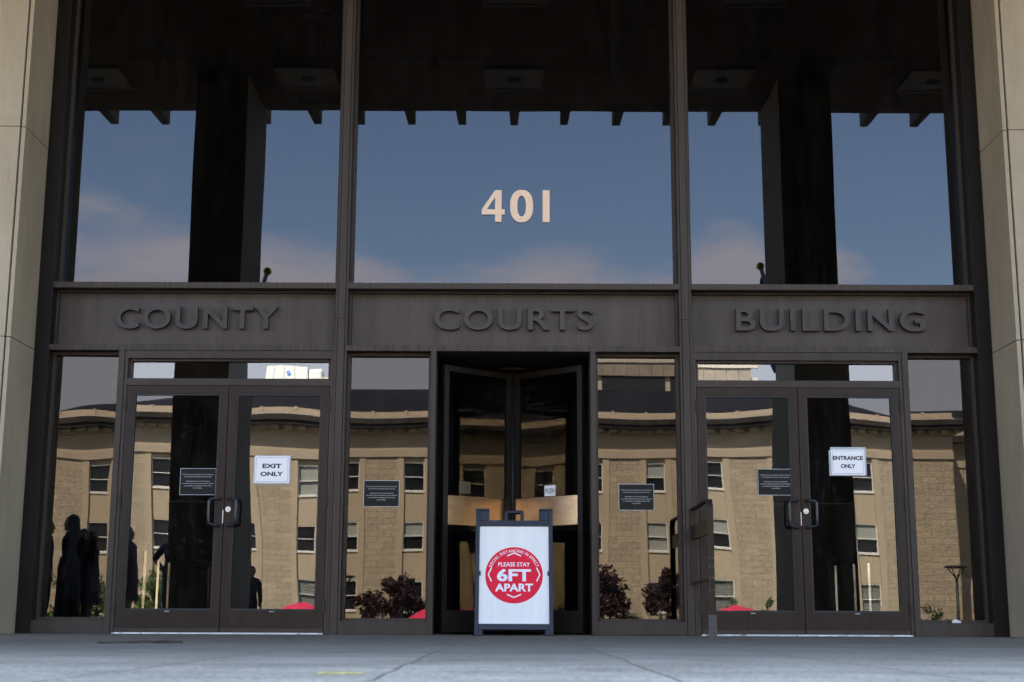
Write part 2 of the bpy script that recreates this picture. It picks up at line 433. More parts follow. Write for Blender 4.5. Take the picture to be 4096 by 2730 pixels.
# ------------------------------------------------------------------ helpers
class MB:
    """collects shapes and links them as one mesh object"""
    def __init__(self):
        self.bm = bmesh.new(); self.mats = []; self.cur = 0
    def use(self, m):
        if m not in self.mats: self.mats.append(m)
        self.cur = self.mats.index(m)
        return self
    def _new(self, faces):
        for f in faces: f.material_index = self.cur
    def box(self, x0, x1, y0, y1, z0, z1, bev=0.0):
        v = [self.bm.verts.new((x, y, z)) for x in (x0, x1) for y in (y0, y1) for z in (z0, z1)]
        q = [(0, 1, 3, 2), (4, 6, 7, 5), (0, 4, 5, 1), (2, 3, 7, 6), (0, 2, 6, 4), (1, 5, 7, 3)]
        fs = [self.bm.faces.new([v[i] for i in f]) for f in q]
        self._new(fs)
        if bev:
            es = {e for f in fs for e in f.edges}
            r = bmesh.ops.bevel(self.bm, geom=list(es), offset=bev, segments=2, affect='EDGES', profile=0.5)
            self._new(r['faces'])
        return self
    def quad(self, pts):
        self._new([self.bm.faces.new([self.bm.verts.new(p) for p in pts])]); return self
    def prism(self, poly, axis, a, b):
        """poly = 2D outline, pulled along an axis ('x','y','z') from a to b"""
        def P(u, v, w):
            return {'x': (w, u, v), 'y': (u, w, v), 'z': (u, v, w)}[axis]
        A = [self.bm.verts.new(P(u, v, a)) for u, v in poly]
        B = [self.bm.verts.new(P(u, v, b)) for u, v in poly]
        n = len(poly)
        fs = [self.bm.faces.new(A), self.bm.faces.new(B[::-1])]
        for i in range(n):
            fs.append(self.bm.faces.new([A[i], B[i], B[(i + 1) % n], A[(i + 1) % n]]))
        self._new(fs); return self
    def tube(self, pts, r, seg=8, r2=None, cap=True):
        pts = [Vector(p) for p in pts]
        rings = []
        up = Vector((0.13, 0.31, 0.94)).normalized()
        for i, p in enumerate(pts):
            d = (pts[min(i + 1, len(pts) - 1)] - pts[max(i - 1, 0)]).normalized()
            s = d.cross(up)
            if s.length < 0.05: s = d.cross(Vector((1, 0, 0)))
            s.normalize(); u = s.cross(d)
            rad = r if r2 is None else r + (r2 - r) * i / (len(pts) - 1)
            rings.append([self.bm.verts.new(p + (s * math.cos(2 * math.pi * k / seg) + u * math.sin(2 * math.pi * k / seg)) * rad) for k in range(seg)])
        fs = []
        for a, b in zip(rings, rings[1:]):
            for k in range(seg):
                fs.append(self.bm.faces.new([a[k], a[(k + 1) % seg], b[(k + 1) % seg], b[k]]))
        if cap:
            fs.append(self.bm.faces.new(rings[0][::-1])); fs.append(self.bm.faces.new(rings[-1]))
        for f in fs: f.smooth = True
        self._new(fs); return self
    def lathe(self, prof, c=(0, 0, 0), seg=20):
        rings = [[self.bm.verts.new((c[0] + r * math.cos(2 * math.pi * k / seg), c[1] + r * math.sin(2 * math.pi * k / seg), c[2] + z)) for k in range(seg)] for r, z in prof]
        fs = []
        for a, b in zip(rings, rings[1:]):
            for k in range(seg):
                fs.append(self.bm.faces.new([a[k], a[(k + 1) % seg], b[(k + 1) % seg], b[k]]))
        for f in fs: f.smooth = True
        fs.append(self.bm.faces.new(rings[0][::-1])); fs.append(self.bm.faces.new(rings[-1]))
        self._new(fs); return self
    def ball(self, c, r, sub=2, sc=(1, 1, 1)):
        n0 = len(self.bm.faces)
        g = bmesh.ops.create_icosphere(self.bm, subdivisions=sub, radius=r)
        for v in g['verts']:
            v.co = Vector(c) + Vector((v.co.x * sc[0], v.co.y * sc[1], v.co.z * sc[2]))
        for f in {f for v in g['verts'] for f in v.link_faces}:
            f.material_index = self.cur; f.smooth = True
        return self
    def mesh(self, me, mtx):
        """copy a finished mesh in, moved by a matrix"""
        vs = [self.bm.verts.new(mtx @ v.co) for v in me.vertices]
        for p in me.polygons:
            try:
                f = self.bm.faces.new([vs[i] for i in p.vertices]); f.material_index = self.cur
            except ValueError:
                pass
        return self
    def build(self, name, material=None, parent=None, loc=None, recalc=True):
        if recalc: bmesh.ops.recalc_face_normals(self.bm, faces=self.bm.faces[:])
        me = bpy.data.meshes.new(name)
        self.bm.to_mesh(me); self.bm.free()
        for m in (self.mats or [material]): me.materials.append(m)
        o = bpy.data.objects.new(name, me)
        COL.objects.link(o)
        if parent is not None: o.parent = parent
        if loc is not None: o.location = loc
        return o

def tag(o, label=None, cat=None, group=None, kind=None):
    if label: o['label'] = label
    if cat: o['category'] = cat
    if group: o['group'] = group
    if kind: o['kind'] = kind
    return o

def thing(name, label, cat, loc=(0, 0, 0), rz=0.0, group=None):
    o = bpy.data.objects.new(name, None)
    o.empty_display_size = 0.2
    COL.objects.link(o)
    o.location = loc; o.rotation_euler = (0, 0, rz)
    return tag(o, label, cat, group)

def text_mesh(body, size=1.0, extrude=0.0, bold=0.0, align='CENTER', bevel=0.0, spacing=1.0, line=1.0):
    c = bpy.data.curves.new('lettering', 'FONT')
    c.body = body; c.size = size; c.extrude = extrude; c.offset = bold; c.bevel_depth = bevel
    c.align_x = align; c.space_character = spacing; c.space_line = line
    c.resolution_u = 6
    o = bpy.data.objects.new('lettering', c)
    COL.objects.link(o)
    dg = bpy.context.evaluated_depsgraph_get()
    me = bpy.data.meshes.new_from_object(o.evaluated_get(dg))
    bpy.data.objects.remove(o); bpy.data.curves.remove(c)
    return me

FACE = Matrix.Rotation(R(90), 4, 'X')     # text lying in XY stands up in XZ and faces -Y

def fit(me, x0, x1, z0, z1, y, base=Matrix.Identity(4)):
    """matrix that stretches a text mesh into a rectangle of the facade plane"""
    xs = [v.co.x for v in me.vertices]; ys = [v.co.y for v in me.vertices]
    sx = (x1 - x0) / (max(xs) - min(xs)); sz = (z1 - z0) / (max(ys) - min(ys))
    return base @ Matrix.Translation((x0 - min(xs) * sx, y, z0 - min(ys) * sz)) @ FACE @ Matrix.Diagonal((sx, sz, 1, 1))

def fit_height(me, xc, z0, z1, y, wide=1.0):
    xs = [v.co.x for v in me.vertices]; ys = [v.co.y for v in me.vertices]
    s = (z1 - z0) / (max(ys) - min(ys)); w = (max(xs) - min(xs)) * s * wide
    return fit(me, xc - w / 2, xc + w / 2, z0, z1, y)

def pane(name, x0, x1, z0, z1, y, m, parent, yaw=0.0, tilt=0.0, warp=None, nx=26, nz=44, thick=0.008):
    """a sheet of glass whose front is slightly out of true, as real glazing is"""
    xc, zc = (x0 + x1) / 2, (z0 + z1) / 2
    w, h = (x1 - x0), (z1 - z0)
    bm = bmesh.new()
    def dy(u, v): return warp(u * w, v * h) if warp else 0.0
    front = [[bm.verts.new((u * w, dy(u, v), v * h)) for u in [i / nx - 0.5 for i in range(nx + 1)]] for v in [j / nz - 0.5 for j in range(nz + 1)]]
    for j in range(nz):
        for i in range(nx):
            f = bm.faces.new([front[j][i], front[j][i + 1], front[j + 1][i + 1], front[j + 1][i]])
            f.smooth = True; f.material_index = 0
    c = [bm.verts.new((sx * w / 2, thick, sz * h / 2)) for sx, sz in ((-1, -1), (1, -1), (1, 1), (-1, 1))]
    f = bm.faces.new(c[::-1]); f.material_index = 1
    cor = [front[0][0], front[0][nx], front[nz][nx], front[nz][0]]
    edges = [[front[0][i] for i in range(nx + 1)], [front[j][nx] for j in range(nz + 1)],
             [front[nz][i] for i in range(nx, -1, -1)], [front[j][0] for j in range(nz, -1, -1)]]
    for k in range(4):                                  # own vertices, so the edges do not bend the front's shading
        e2 = [bm.verts.new(vv.co) for vv in edges[k][::-1]] + [bm.verts.new(c[k].co), bm.verts.new(c[(k + 1) % 4].co)]
        f = bm.faces.new(e2); f.material_index = 1
    me = bpy.data.meshes.new(name); bm.to_mesh(me); bm.free()
    me.materials.append(m); me.materials.append(G_BACK)
    o = bpy.data.objects.new(name, me); COL.objects.link(o)
    o.location = (xc, y, zc); o.rotation_euler = (R(tilt), 0, R(yaw))
    if parent is not None: o.parent = parent
    return o

def waves(seed, amp, wl=0.9):
    q = random.Random(seed)
    t = [(q.uniform(0.5, 1.4) * 2 * math.pi / wl * q.choice((-1, 1)), q.uniform(0.4, 1.2) * 2 * math.pi / wl, q.uniform(0, 6.28), q.uniform(0.4, 1)) for _ in range(4)]
    def f(x, z): return sum(a * amp * math.sin(kx * x + kz * z + p) for kx, kz, p, a in t)
    return f

# ------------------------------------------------------------------ the setting: plaza, street, ground
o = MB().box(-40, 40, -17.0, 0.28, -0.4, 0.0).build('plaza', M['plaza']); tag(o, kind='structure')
sb = MB()
for k in range(11):
    sb.box(-40, 40, -17.0 - 0.32 * (k + 1), -17.0 - 0.32 * k - 0.001, -2.1, -0.17 * (k + 1))
tag(sb.build('steps', M['paving']), kind='structure')
tag(MB().box(-600, 600, -700, -20.6, -2.6, -1.9).build('ground', M['paving']), kind='structure')
tag(MB().box(-600, 600, -41.0, -27.5, -1.95, -1.892).build('road', M['road']), kind='structure')
kb = MB().box(-600, 600, -41.2, -41.0, -1.95, -1.77).box(-600, 600, -27.5, -27.3, -1.95, -1.77)
tag(kb.build('kerb', M['pale_concrete']), kind='structure')
lw = MB().box(-60, 60, -69.6, -58, -1.95, -1.86)
tag(lw.build('lawn', M['lawn']), kind='structure')

# ------------------------------------------------------------------ the courthouse
CH = thing('courthouse', 'bronze framed glass courthouse entrance between two pale stone piers', 'courthouse')

def part(mb, name, m=None, parent=None, label=None):
    o = mb.build(name, m, parent if parent is not None else CH)
    if label: o['label'] = label
    return o

# stone piers left and right of the frame
for s in (-1, 1):
    b = MB().use(M['limestone'])
    def bx(x0, x1, y0, y1, z0, z1, bev=0.0):
        b.box(min(s * x0, s * x1), max(s * x0, s * x1), y0, y1, z0, z1, bev)
    for z0, z1 in ((-0.02, 2.452), (2.459, 4.307), (4.314, 7.06)):
        bx(4.238, 4.272, -0.597, 0.25, z0, z1)      # narrow corner strip that returns along the reveal
        bx(4.284, 7.4, -0.612, 0.25, z0, z1)
    b.use(M['soot']); bx(4.262, 7.3, -0.585, 0.2, 0, 7.05)
    part(b, 'stone_pier')

# jambs, mullions, beams
def cap_bar(b, x0, x1, z0, z1, y=0.0, depth=0.2):
    """hollow mullion with a cover strip between two narrow reveals"""
    w = x1 - x0
    b.box(x0, x0 + w * 0.17, y + 0.004, y + depth, z0, z1, 0.001)
    b.box(x1 - w * 0.17, x1, y + 0.004, y + depth, z0, z1, 0.001)
    b.box(x0 + w * 0.17, x1 - w * 0.17, y + 0.02, y + depth - 0.002, z0 + 0.001, z1 - 0.001)
for s in (-1, 1):
    b = MB()
    for z0, z1 in ((0.0, 2.795), (2.797, 5.57), (5.572, 7.06)):
        xa, xb = sorted((s * 4.128, s * 4.231)); b.box(xa, xb, 0.0, 0.2, z0, z1, 0.0015)
    xa, xb = sorted((s * 4.104, s * 4.1255)); b.box(xa, xb, -0.003, 0.2, 0.0, 7.06, 0.0015)
    part(b, 'jamb', M['bronze_dark'])
    b = MB()
    for z0, z1 in ((0.0, 2.482), (2.484, 7.06)):
        cap_bar(b, s * 1.5265 - 0.0535, s * 1.5265 + 0.0535, z0, z1)
    for z0, z1 in ((0.0, 2.745), (2.7475, 7.06)):
        b.box(s * 1.5265 - 0.031, s * 1.5265 + 0.031, -0.003, 0.05, z0, z1, 0.001)
    for z in (0.5, 1.3, 2.2, 2.67, 2.82, 3.3, 4.1, 4.9):
        b.ball((s * 1.5265 + 0.004, -0.003, z), 0.004, 1)
    part(b, 'mullion', M['bronze'])

BAYS = ((-4.1035, -1.5805), (-1.4725, 1.4725), (1.5805, 4.1035))
for x0, x1 in BAYS:
    part(MB().box(x0, x1, 0.003, 0.2, 3.022, 3.075, 0.0015), 'beam', M['bronze_streaked'])
    part(MB().box(x0, x1, 0.003, 0.2, 2.457, 2.508, 0.0015), 'beam', M['bronze_streaked'])
    # upper window > glazing frame
    b = MB()
    t = 0.026
    b.box(x0, x0 + t, 0.135, 0.2, 3.0755, 6.93).box(x1 - t, x1, 0.135, 0.2, 3.0755, 6.93)
    b.box(x0 + t, x1 - t, 0.135, 0.2, 6.9, 6.93)
    b.box(x0 + t, x1 - t, 0.15, 0.2, 3.0755, 3.088)
    fr = part(b, 'window_frame', M['bronze'])
    part(MB().box(x0, x1, 0.003, 0.2, 6.935, 7.06), 'beam', M['bronze'])
UP = (('a', -0.45, 0.02), ('b', 0.0, 0.0), ('c', 0.34, 0.015))
for (x0, x1), (k, yaw, tilt) in zip(BAYS, UP):
    pane('upper_window', x0 + 0.02, x1 - 0.02, 3.08, 6.92, 0.172, G_UP, CH, yaw, tilt, waves(k, 0.00006, 1.4), 20, 26)

# sign panels with raised words
WORDS = (('COUNTY', -3.562, -2.108), ('COURTS', -0.708, 0.715), ('BUILDING', 1.994, 3.688))
for (x0, x1), (word, wx0, wx1) in zip(BAYS, WORDS):
    p = part(MB().box(x0, x1, 0.168, 0.2, 2.5085, 3.0215), 'sign_panel', M['bronze_panel'])
    b = MB()
    b.box(x0, x0 + 0.022, 0.12, 0.168, 2.5085, 3.0215).box(x1 - 0.022, x1, 0.12, 0.168, 2.5085, 3.0215)
    b.box(x0 + 0.022, x1 - 0.022, 0.12, 0.168, 3.006, 3.0215)
    part(b, 'panel_frame', M['bronze'], p)
    me = text_mesh(word, 1.0, 0.022, 0.016, 'LEFT', spacing=1.12)
    b = MB().mesh(me, fit(me, wx0, wx1, 2.672, 2.880, 0.132))
    b.mats = [M['bronze_letter'], M['gasket']]
    b.bm.normal_update()
    for f in b.bm.faces:
        if abs(f.normal.y) < 0.5: f.material_index = 1
    part(b, 'lettering', None, p)

# sidelights
def warp_none(x, z): return 0.0
SIDE = (
    (-4.1035, -3.4835, 0.115, 1.15, -0.08, waves(11, 0.00006, 0.9)),
    (-1.4725, -0.7275, 0.115, -0.02, 0.0, waves(12, 0.00005, 1.2)),
    (0.7275, 1.4725, 0.115, 0.43, 0.0, waves(13, 0.00005, 1.2)),
    (3.4835, 4.1035, 0.115, 0.0, 0.0, waves(14, 0.00004, 1.2)),
)
for x0, x1, zb, yaw, tilt, wf in SIDE:
    b = MB()
    t = 0.024
    b.box(x0, x0 + t, 0.12, 0.2, zb, 2.4565).box(x1 - t, x1, 0.12, 0.2, zb, 2.4565)
    b.box(x0 + t, x1 - t, 0.12, 0.2, 2.432, 2.4565)
    b.box(x0 + t, x1 - t, 0.1, 0.2, zb, 0.138)
    sw = part(b, 'side_window', M['bronze'])
    pane('window_pane', x0 + 0.01, x1 - 0.01, 0.125, 2.445, 0.17, G_FIX, sw, yaw, tilt, wf, 22, 40)
    part(MB().box(x0, x1, 0.0025, 0.2, 0.0, zb - 0.001, 0.0015), 'bottom_rail', M['bronze'])
# posts beside the doors and the revolving door
for x0, x1 in ((-3.4825, -3.4315), (3.4315, 3.4825), (-0.7265, -0.6795), (0.6795, 0.7265)):
    part(MB().box(x0, x1, -0.001, 0.2, 0.0, 2.4565, 0.0015), 'post', M['bronze'])

# ------------------------------------------------------------------ double doors
def double_door(s, warps, yaws, tilts, ttilt, label):
    """s = -1 for the pair on the left, +1 for the pair on the right; parts hang on the courthouse"""
    xo, xi = s * 3.4305, s * 1.5815                       # outer and inner edge of the whole unit
    lo, hi = min(xo, xi), max(xo, xi)
    b = MB()
    b.box(lo, lo + 0.029, 0.012, 0.2, 0.0, 2.4555, 0.0015).box(hi - 0.029, hi, 0.012, 0.2, 0.0, 2.4555, 0.0015)
    b.box(lo + 0.029, hi - 0.029, 0.012, 0.2, 2.386, 2.4555, 0.0015)
    b.box(lo + 0.029, hi - 0.029, 0.012, 0.2, 2.143, 2.206, 0.0015)
    b.box(lo + 0.029, lo + 0.055, 0.06, 0.12, 2.206, 2.386).box(hi - 0.055, hi - 0.029, 0.06, 0.12, 2.206, 2.386)
    b.box(lo + 0.055, hi - 0.055, 0.05, 0.12, 2.366, 2.386)
    fr = part(b, 'door_frame', M['bronze'])
    pane('transom_pane', lo + 0.04, hi - 0.04, 2.206, 2.37, 0.09, G_CLEAN, fr, 0.05 * s, ttilt, waves(31 + s, 0.00002, 0.6), 40, 8)
    part(MB().box(lo + 0.029, hi - 0.029, -0.03, 0.19, 0.0, 0.012), 'threshold', M['mill_alu'], fr)
    mid = s * 2.5
    leaves = ((lo + 0.033, mid - 0.003), (mid + 0.003, hi - 0.033))
    for k, (x0, x1) in enumerate(leaves):
        b = MB()
        st = 0.069
        b.box(x0, x0 + st, 0.012, 0.056, 0.009, 2.139, 0.0015).box(x1 - st, x1, 0.012, 0.056, 0.009, 2.139, 0.0015)
        b.box(x0 + st, x1 - st, 0.012, 0.056, 2.07, 2.139, 0.001).box(x0 + st, x1 - st, 0.012, 0.056, 0.009, 0.2, 0.001)
        d = part(b, 'door', M['bronze_door'])
        b = MB()
        g = 0.012
        b.box(x0 + st, x0 + st + g, 0.02, 0.05, 0.2, 2.07).box(x1 - st - g, x1 - st, 0.02, 0.05, 0.2, 2.07)
        b.box(x0 + st + g, x1 - st - g, 0.02, 0.05, 2.056, 2.07).box(x0 + st + g, x1 - st - g, 0.02, 0.05, 0.2, 0.213)
        part(b, 'glazing_bead', M['gasket'], d)
        pane('door_glass', x0 + st, x1 - st, 0.205, 2.065, 0.04, G_DOOR, d, yaws[k], tilts[k], warps[k], 30, 60)
        # kick strip with screws
        b = MB().box(x0 + 0.004, x1 - 0.004, 0.004, 0.0115, 0.012, 0.048, 0.001)
        for q in range(5):
            b.ball((x0 + 0.06 + q * (x1 - x0 - 0.12) / 4, 0.004, 0.038), 0.0045, 1)
        part(b, 'kick_strip', M['bronze'], d)
        hx = x0 - 0.003 if k == 0 else x1 + 0.003
        for hz in (1.975, 1.135, 0.235):
            b = MB()
            for q in range(5):
                b.lathe([(0.0095, 0.001), (0.0105, 0.004), (0.0105, 0.021), (0.0095, 0.0235)], (hx, 0.004, hz - 0.06 + q * 0.0245), 10)
            part(b, 'hinge', M['bronze'], d)
        # pull handle: from the stile outwards and over the glass
        sx = x1 - 0.036 if k == 0 else x0 + 0.036
        gx = sx - 0.078 if k == 0 else sx + 0.078
        pts = [(sx, 0.02, 1.152), (sx, -0.02, 1.152)]
        for q in range(1, 7):
            a = q / 6 * math.pi / 2
            pts.append((sx + (gx - sx) * (0.5 + 0.5 * math.sin(a)) if q > 2 else sx + (gx - sx) * 0.25 * q, -0.02 - 0.045 * math.sin(a), 1.152 - 0.03 * (1 - math.cos(a))))
        pts += [(gx, -0.065, 1.08), (gx, -0.065, 0.99)]
        for q in range(5, -1, -1):
            a = q / 6 * math.pi / 2
            pts.append((sx + (gx - sx) * (0.5 + 0.5 * math.sin(a)) if q > 2 else sx + (gx - sx) * 0.25 * q, -0.02 - 0.045 * math.sin(a), 0.918 + 0.03 * (1 - math.cos(a))))
        pts.append((sx, 0.02, 0.918))
        part(MB().tube(pts, 0.0125, 10), 'pull_handle', M['black'], d)
        # bar across the inside of the glass
        part(MB().box(x0 + st, x1 - st, 0.075, 0.1, 1.129, 1.136), 'crash_bar', M['bronze_streaked'], d)
        # maker's plate under the glass
        xm = (x0 + x1) / 2
        b = MB().use(M['black']).box(xm - 0.024, xm + 0.024, 0.0095, 0.0118, 0.183, 0.197, 0.0008)
        me = text_mesh('Kawneer', 1, 0.0, 0.01)
        b.use(M['white_ink']).mesh(me, fit(me, xm - 0.02, xm + 0.02, 0.1855, 0.1945, 0.009))
        part(b, 'maker_plate', None, d)
        if k == 1:
            b = MB().use(M['steel'])
            lx = x0 + 0.034
            for rr, y0, y1 in ((0.0235, 0.0, 0.012), (0.017, -0.004, 0.0)):
                n = 24
                b.prism([(lx + rr * math.cos(2 * math.pi * i / n), 1.058 + rr * math.sin(2 * math.pi * i / n)) for i in range(n)], 'y', y0, y1)
            b.use(M['black']).box(lx - 0.0025, lx + 0.0025, -0.005, -0.0035, 1.046, 1.058)
            part(b, 'lock_cylinder', None, d)
        else:
            part(MB().box(x1 - 0.007, x1 - 0.0005, 0.006, 0.0115, 0.935, 1.052), 'latch_plate', M['steel'], d)
    return fr

def w_left1(x, z): return 0.0022 * x * z * (0.5 + z) + 0.0005 * math.sin(2.4 * z + 1.0) * math.sin(3.0 * x + 0.5) - 0.0012 * x * x * (z > -9)
def w_left2(x, z): return 0.0022 * x * z + 0.00055 * math.sin(3.4 * z) * math.sin(3.6 * x + 1.2)
def w_right1(x, z): return -0.0035 * x * x * (0.6 + z) + 0.0004 * math.sin(3.2 * z + 0.6) * math.sin(3.4 * x)
def w_right2(x, z): return 0.0030 * x * z * (0.8 + z) + 0.0005 * math.sin(2.8 * z + 2.0) * math.sin(3.0 * x + 0.4)
double_door(-1, (w_left1, w_left2), (-0.36, -0.60), (0.06, 0.0), -0.28, '')
double_door(1, (w_right1, w_right2), (0.52, 0.14), (0.03, 0.0), -0.12, '')

# ------------------------------------------------------------------ lobby behind the glass
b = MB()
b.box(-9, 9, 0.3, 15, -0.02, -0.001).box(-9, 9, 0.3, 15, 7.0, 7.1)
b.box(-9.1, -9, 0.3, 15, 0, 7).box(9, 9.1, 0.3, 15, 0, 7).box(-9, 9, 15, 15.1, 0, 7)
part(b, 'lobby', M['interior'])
# outer wall beside the piers, upper storeys, soffit, ribs
for x0, x1 in ((-24, -7.41), (7.41, 24)):
    part(MB().box(x0, x1, -0.1, 0.2, -0.02, 7.06), 'side_wall', M['limestone'])
SOF = 7.1
b = MB().box(-25, 25, -6.19, 0.3, SOF, SOF + 0.25)
for x in (-7.3, -4.75, -2.0, 2.0, 4.75, 7.3):
    pass
part(b, 'soffit', M['soffit'])
b = MB()
for x in (-9.4, -6.7, -4.45, -3.0, -1.35, 1.35, 3.0, 4.45, 6.7, 9.4):
    b.box(x - 0.006, x + 0.006, -6.17, -0.1, SOF - 0.004, SOF - 0.0005)
for y in (-5.9, -4.25, -1.6):
    b.box(-24, 24, y - 0.006, y + 0.006, SOF - 0.0038, SOF - 0.0004)
part(b, 'soffit_joint', M['soot'])
part(MB().box(-25, 25, -6.17, 25, SOF + 0.26, 27.0), 'upper_storeys', M['limestone'])
fin_me = None
for k in range(-16, 17):
    x = k * 0.73
    b = MB().prism([(x - 0.072, -6.175), (x + 0.072, -6.175), (x + 0.054, -6.75), (x - 0.054, -6.75)], 'z', SOF, 15.0)
    part(b, 'stone_fin', M['column_stone'])
for x in (-11.12, -8.34, -5.56, -2.78, 0, 2.78, 5.56, 8.34, 11.12):
    for y in (-2.3, -4.95):
        b = MB().use(M['soffit_light'])
        w = 0.38
        b.box(x - w, x - w + 0.05, y - w + 0.05, y + w - 0.05, SOF - 0.03, SOF).box(x + w - 0.05, x + w, y - w + 0.05, y + w - 0.05, SOF - 0.03, SOF)
        b.box(x - w, x + w, y - w, y - w + 0.05, SOF - 0.03, SOF).box(x - w, x + w, y + w - 0.05, y + w, SOF - 0.03, SOF)
        b.box(x - w + 0.05, x + w - 0.05, y - w + 0.05, y + w - 0.05, SOF - 0.018, SOF)
        n = 20
        b.use(M['soot']).prism([(x + 0.095 * math.cos(2 * math.pi * i / n), y + 0.095 * math.sin(2 * math.pi * i / n)) for i in range(n)], 'z', SOF - 0.022, SOF - 0.0182)
        part(b, 'ceiling_light')
for x in (-12.0, -3.89, 3.86, 12.0):
    b = MB()
    for z0, z1 in ((0.0, 1.84), (1.847, 3.9), (3.907, 5.96), (5.967, SOF)):
        b.box(x - 0.34, x + 0.34, -6.19, -4.92, z0, z1, 0.006)
    b.box(x - 0.33, x + 0.33, -6.18, -4.93, 0.0, SOF - 0.01)
    part(b, 'column', M['column_stone'])

# ------------------------------------------------------------------ revolving door
RV = thing('revolving_door', 'dark glass revolving door with wide metal push plates behind the white sandwich board', 'revolving door', (0, 0.78, 0))
ZT = 2.44
b = MB()
n = 20
for s in (-1, 1):                                     # curved drum walls at the two sides
    prev = None
    arc = [(s * 0.86 * math.cos(a), 0.86 * math.sin(a)) for a in [R(-38 + 76 * i / 12) for i in range(13)]]
    arc2 = [(s * 0.9 * math.cos(a), 0.9 * math.sin(a)) for a in [R(38 - 76 * i / 12) for i in range(13)]]
    b.prism(arc + arc2, 'z', 0.0, ZT + 0.05)
b.build('drum_wall', M['bronze_dark'], RV)
MB().box(-0.88, 0.88, -0.575, 0.98, ZT + 0.018, ZT + 0.05).build('canopy', M['soot'], RV)
MB().lathe([(0.03, 0.0), (0.03, ZT - 0.03)], (0, 0, 0.01), 16).build('centre_post', M['bronze_dark'], RV)
MB().lathe([(0.15, 0.0), (0.15, 0.02), (0.04, 0.03)], (0, 0, ZT - 0.035), 24).build('ceiling_bearing', M['bronze_door'], RV)
RA = 0.82
for k, ang in enumerate((-140, -40, 40, 140)):
    b = MB()
    b.box(0.035, 0.085, -0.022, 0.022, 0.02, ZT - 0.06, 0.002).box(RA - 0.055, RA, -0.022, 0.022, 0.02, ZT - 0.06, 0.002)
    b.box(0.085, RA - 0.055, -0.022, 0.022, ZT - 0.115, ZT - 0.06, 0.002).box(0.085, RA - 0.055, -0.022, 0.022, 0.02, 0.21, 0.002)
    w = b.build('wing', M['bronze_dark'], RV)
    w.rotation_euler = (0, 0, R(ang))
    # y<0 side of a wing in its own frame: -40 deg -> faces the street on its right-hand side
    g = pane('wing_glass', 0.08, RA - 0.05, 0.205, ZT - 0.11, 0.0, G_REV, w, 0, 0, waves(50 + k, 0.0001, 0.8), 20, 40)
    if ang == -140: g.rotation_euler = (0, 0, R(180))
    face = -1 if ang in (-40, 40) else 1
    y0, y1 = sorted((face * 0.024, face * 0.03))
    if ang == -140: y0, y1 = -0.03, -0.024
    b = MB().box(0.06, RA - 0.05, y0, y1, 0.955, 1.215, 0.002)
    b.build('push_plate', M['brass_plate'], w)

for s in (-1, 1):                                     # glass screen on the lobby side
    x0, x1 = sorted((s * 0.02, s * 0.88))
    pane('rear_screen', x0, x1, 0.05, ZT + 0.02, 1.0, G_SCREEN, RV, 0, 0, (lambda s: (lambda x, z: -s * 0.0030 * x * (z + 0.3) + 0.0003 * math.sin(5 * x + 2 * z)))(s), 24, 40)

# ------------------------------------------------------------------ signs fixed to the glass
CX = 0.0
def notice(x0, x1, z0, z1, y, label):
    t = thing('notice_sign', label, 'notice', ((x0 + x1) / 2, y, z0), 0, 'charcoal cell phone notices on the glass')
    w, h = x1 - x0, z1 - z0
    MB().box(-w / 2, w / 2, -0.003, 0, 0, h).build('board', M['charcoal'], t)
    b = MB()
    e = 0.0022
    b.box(-w / 2, w / 2, -0.0042, -0.0031, h - e, h).box(-w / 2, w / 2, -0.0042, -0.0031, 0, e)
    b.box(-w / 2, -w / 2 + e, -0.0042, -0.0031, e, h - e).box(w / 2 - e, w / 2, -0.0042, -0.0031, e, h - e)
    b.build('border', M['white_ink'], t)
    lines = ('Cell phones are permitted in the Courthouse,', 'provided that the device clears security.', None,
             'Possession and use of cell phones', 'and other electronic devices may be limited', 'or prohibited in designated areas of the', 'Court facility.')
    wid = (0.87, 0.765, 0, 0.66, 0.86, 0.77, 0.25)
    b = MB()
    for i, tx in enumerate(lines):
        if not tx: continue
        me = text_mesh(tx, 1, 0, 0.016)
        zz = h * (0.765 - i * 0.0845)
        b.mesh(me, fit(me, -w * wid[i] / 2, w * wid[i] / 2, zz - h * 0.03, zz + h * 0.03, -0.0042))
    b.build('lettering', M['grey_ink'], t)
notice(-2.895, -2.584, 1.182, 1.413, 0.03, 'charcoal cell phone notice on the EXIT ONLY door pair')
notice(-1.309, -0.997, 1.097, 1.326, 0.165, 'charcoal cell phone notice on the window between exit doors and revolving door')
notice(0.931, 1.239, 1.074, 1.303, 0.165, 'charcoal cell phone notice on the window beside the guard rail')
notice(2.132, 2.442, 1.198, 1.426, 0.03, 'charcoal cell phone notice on the ENTRANCE ONLY door pair')

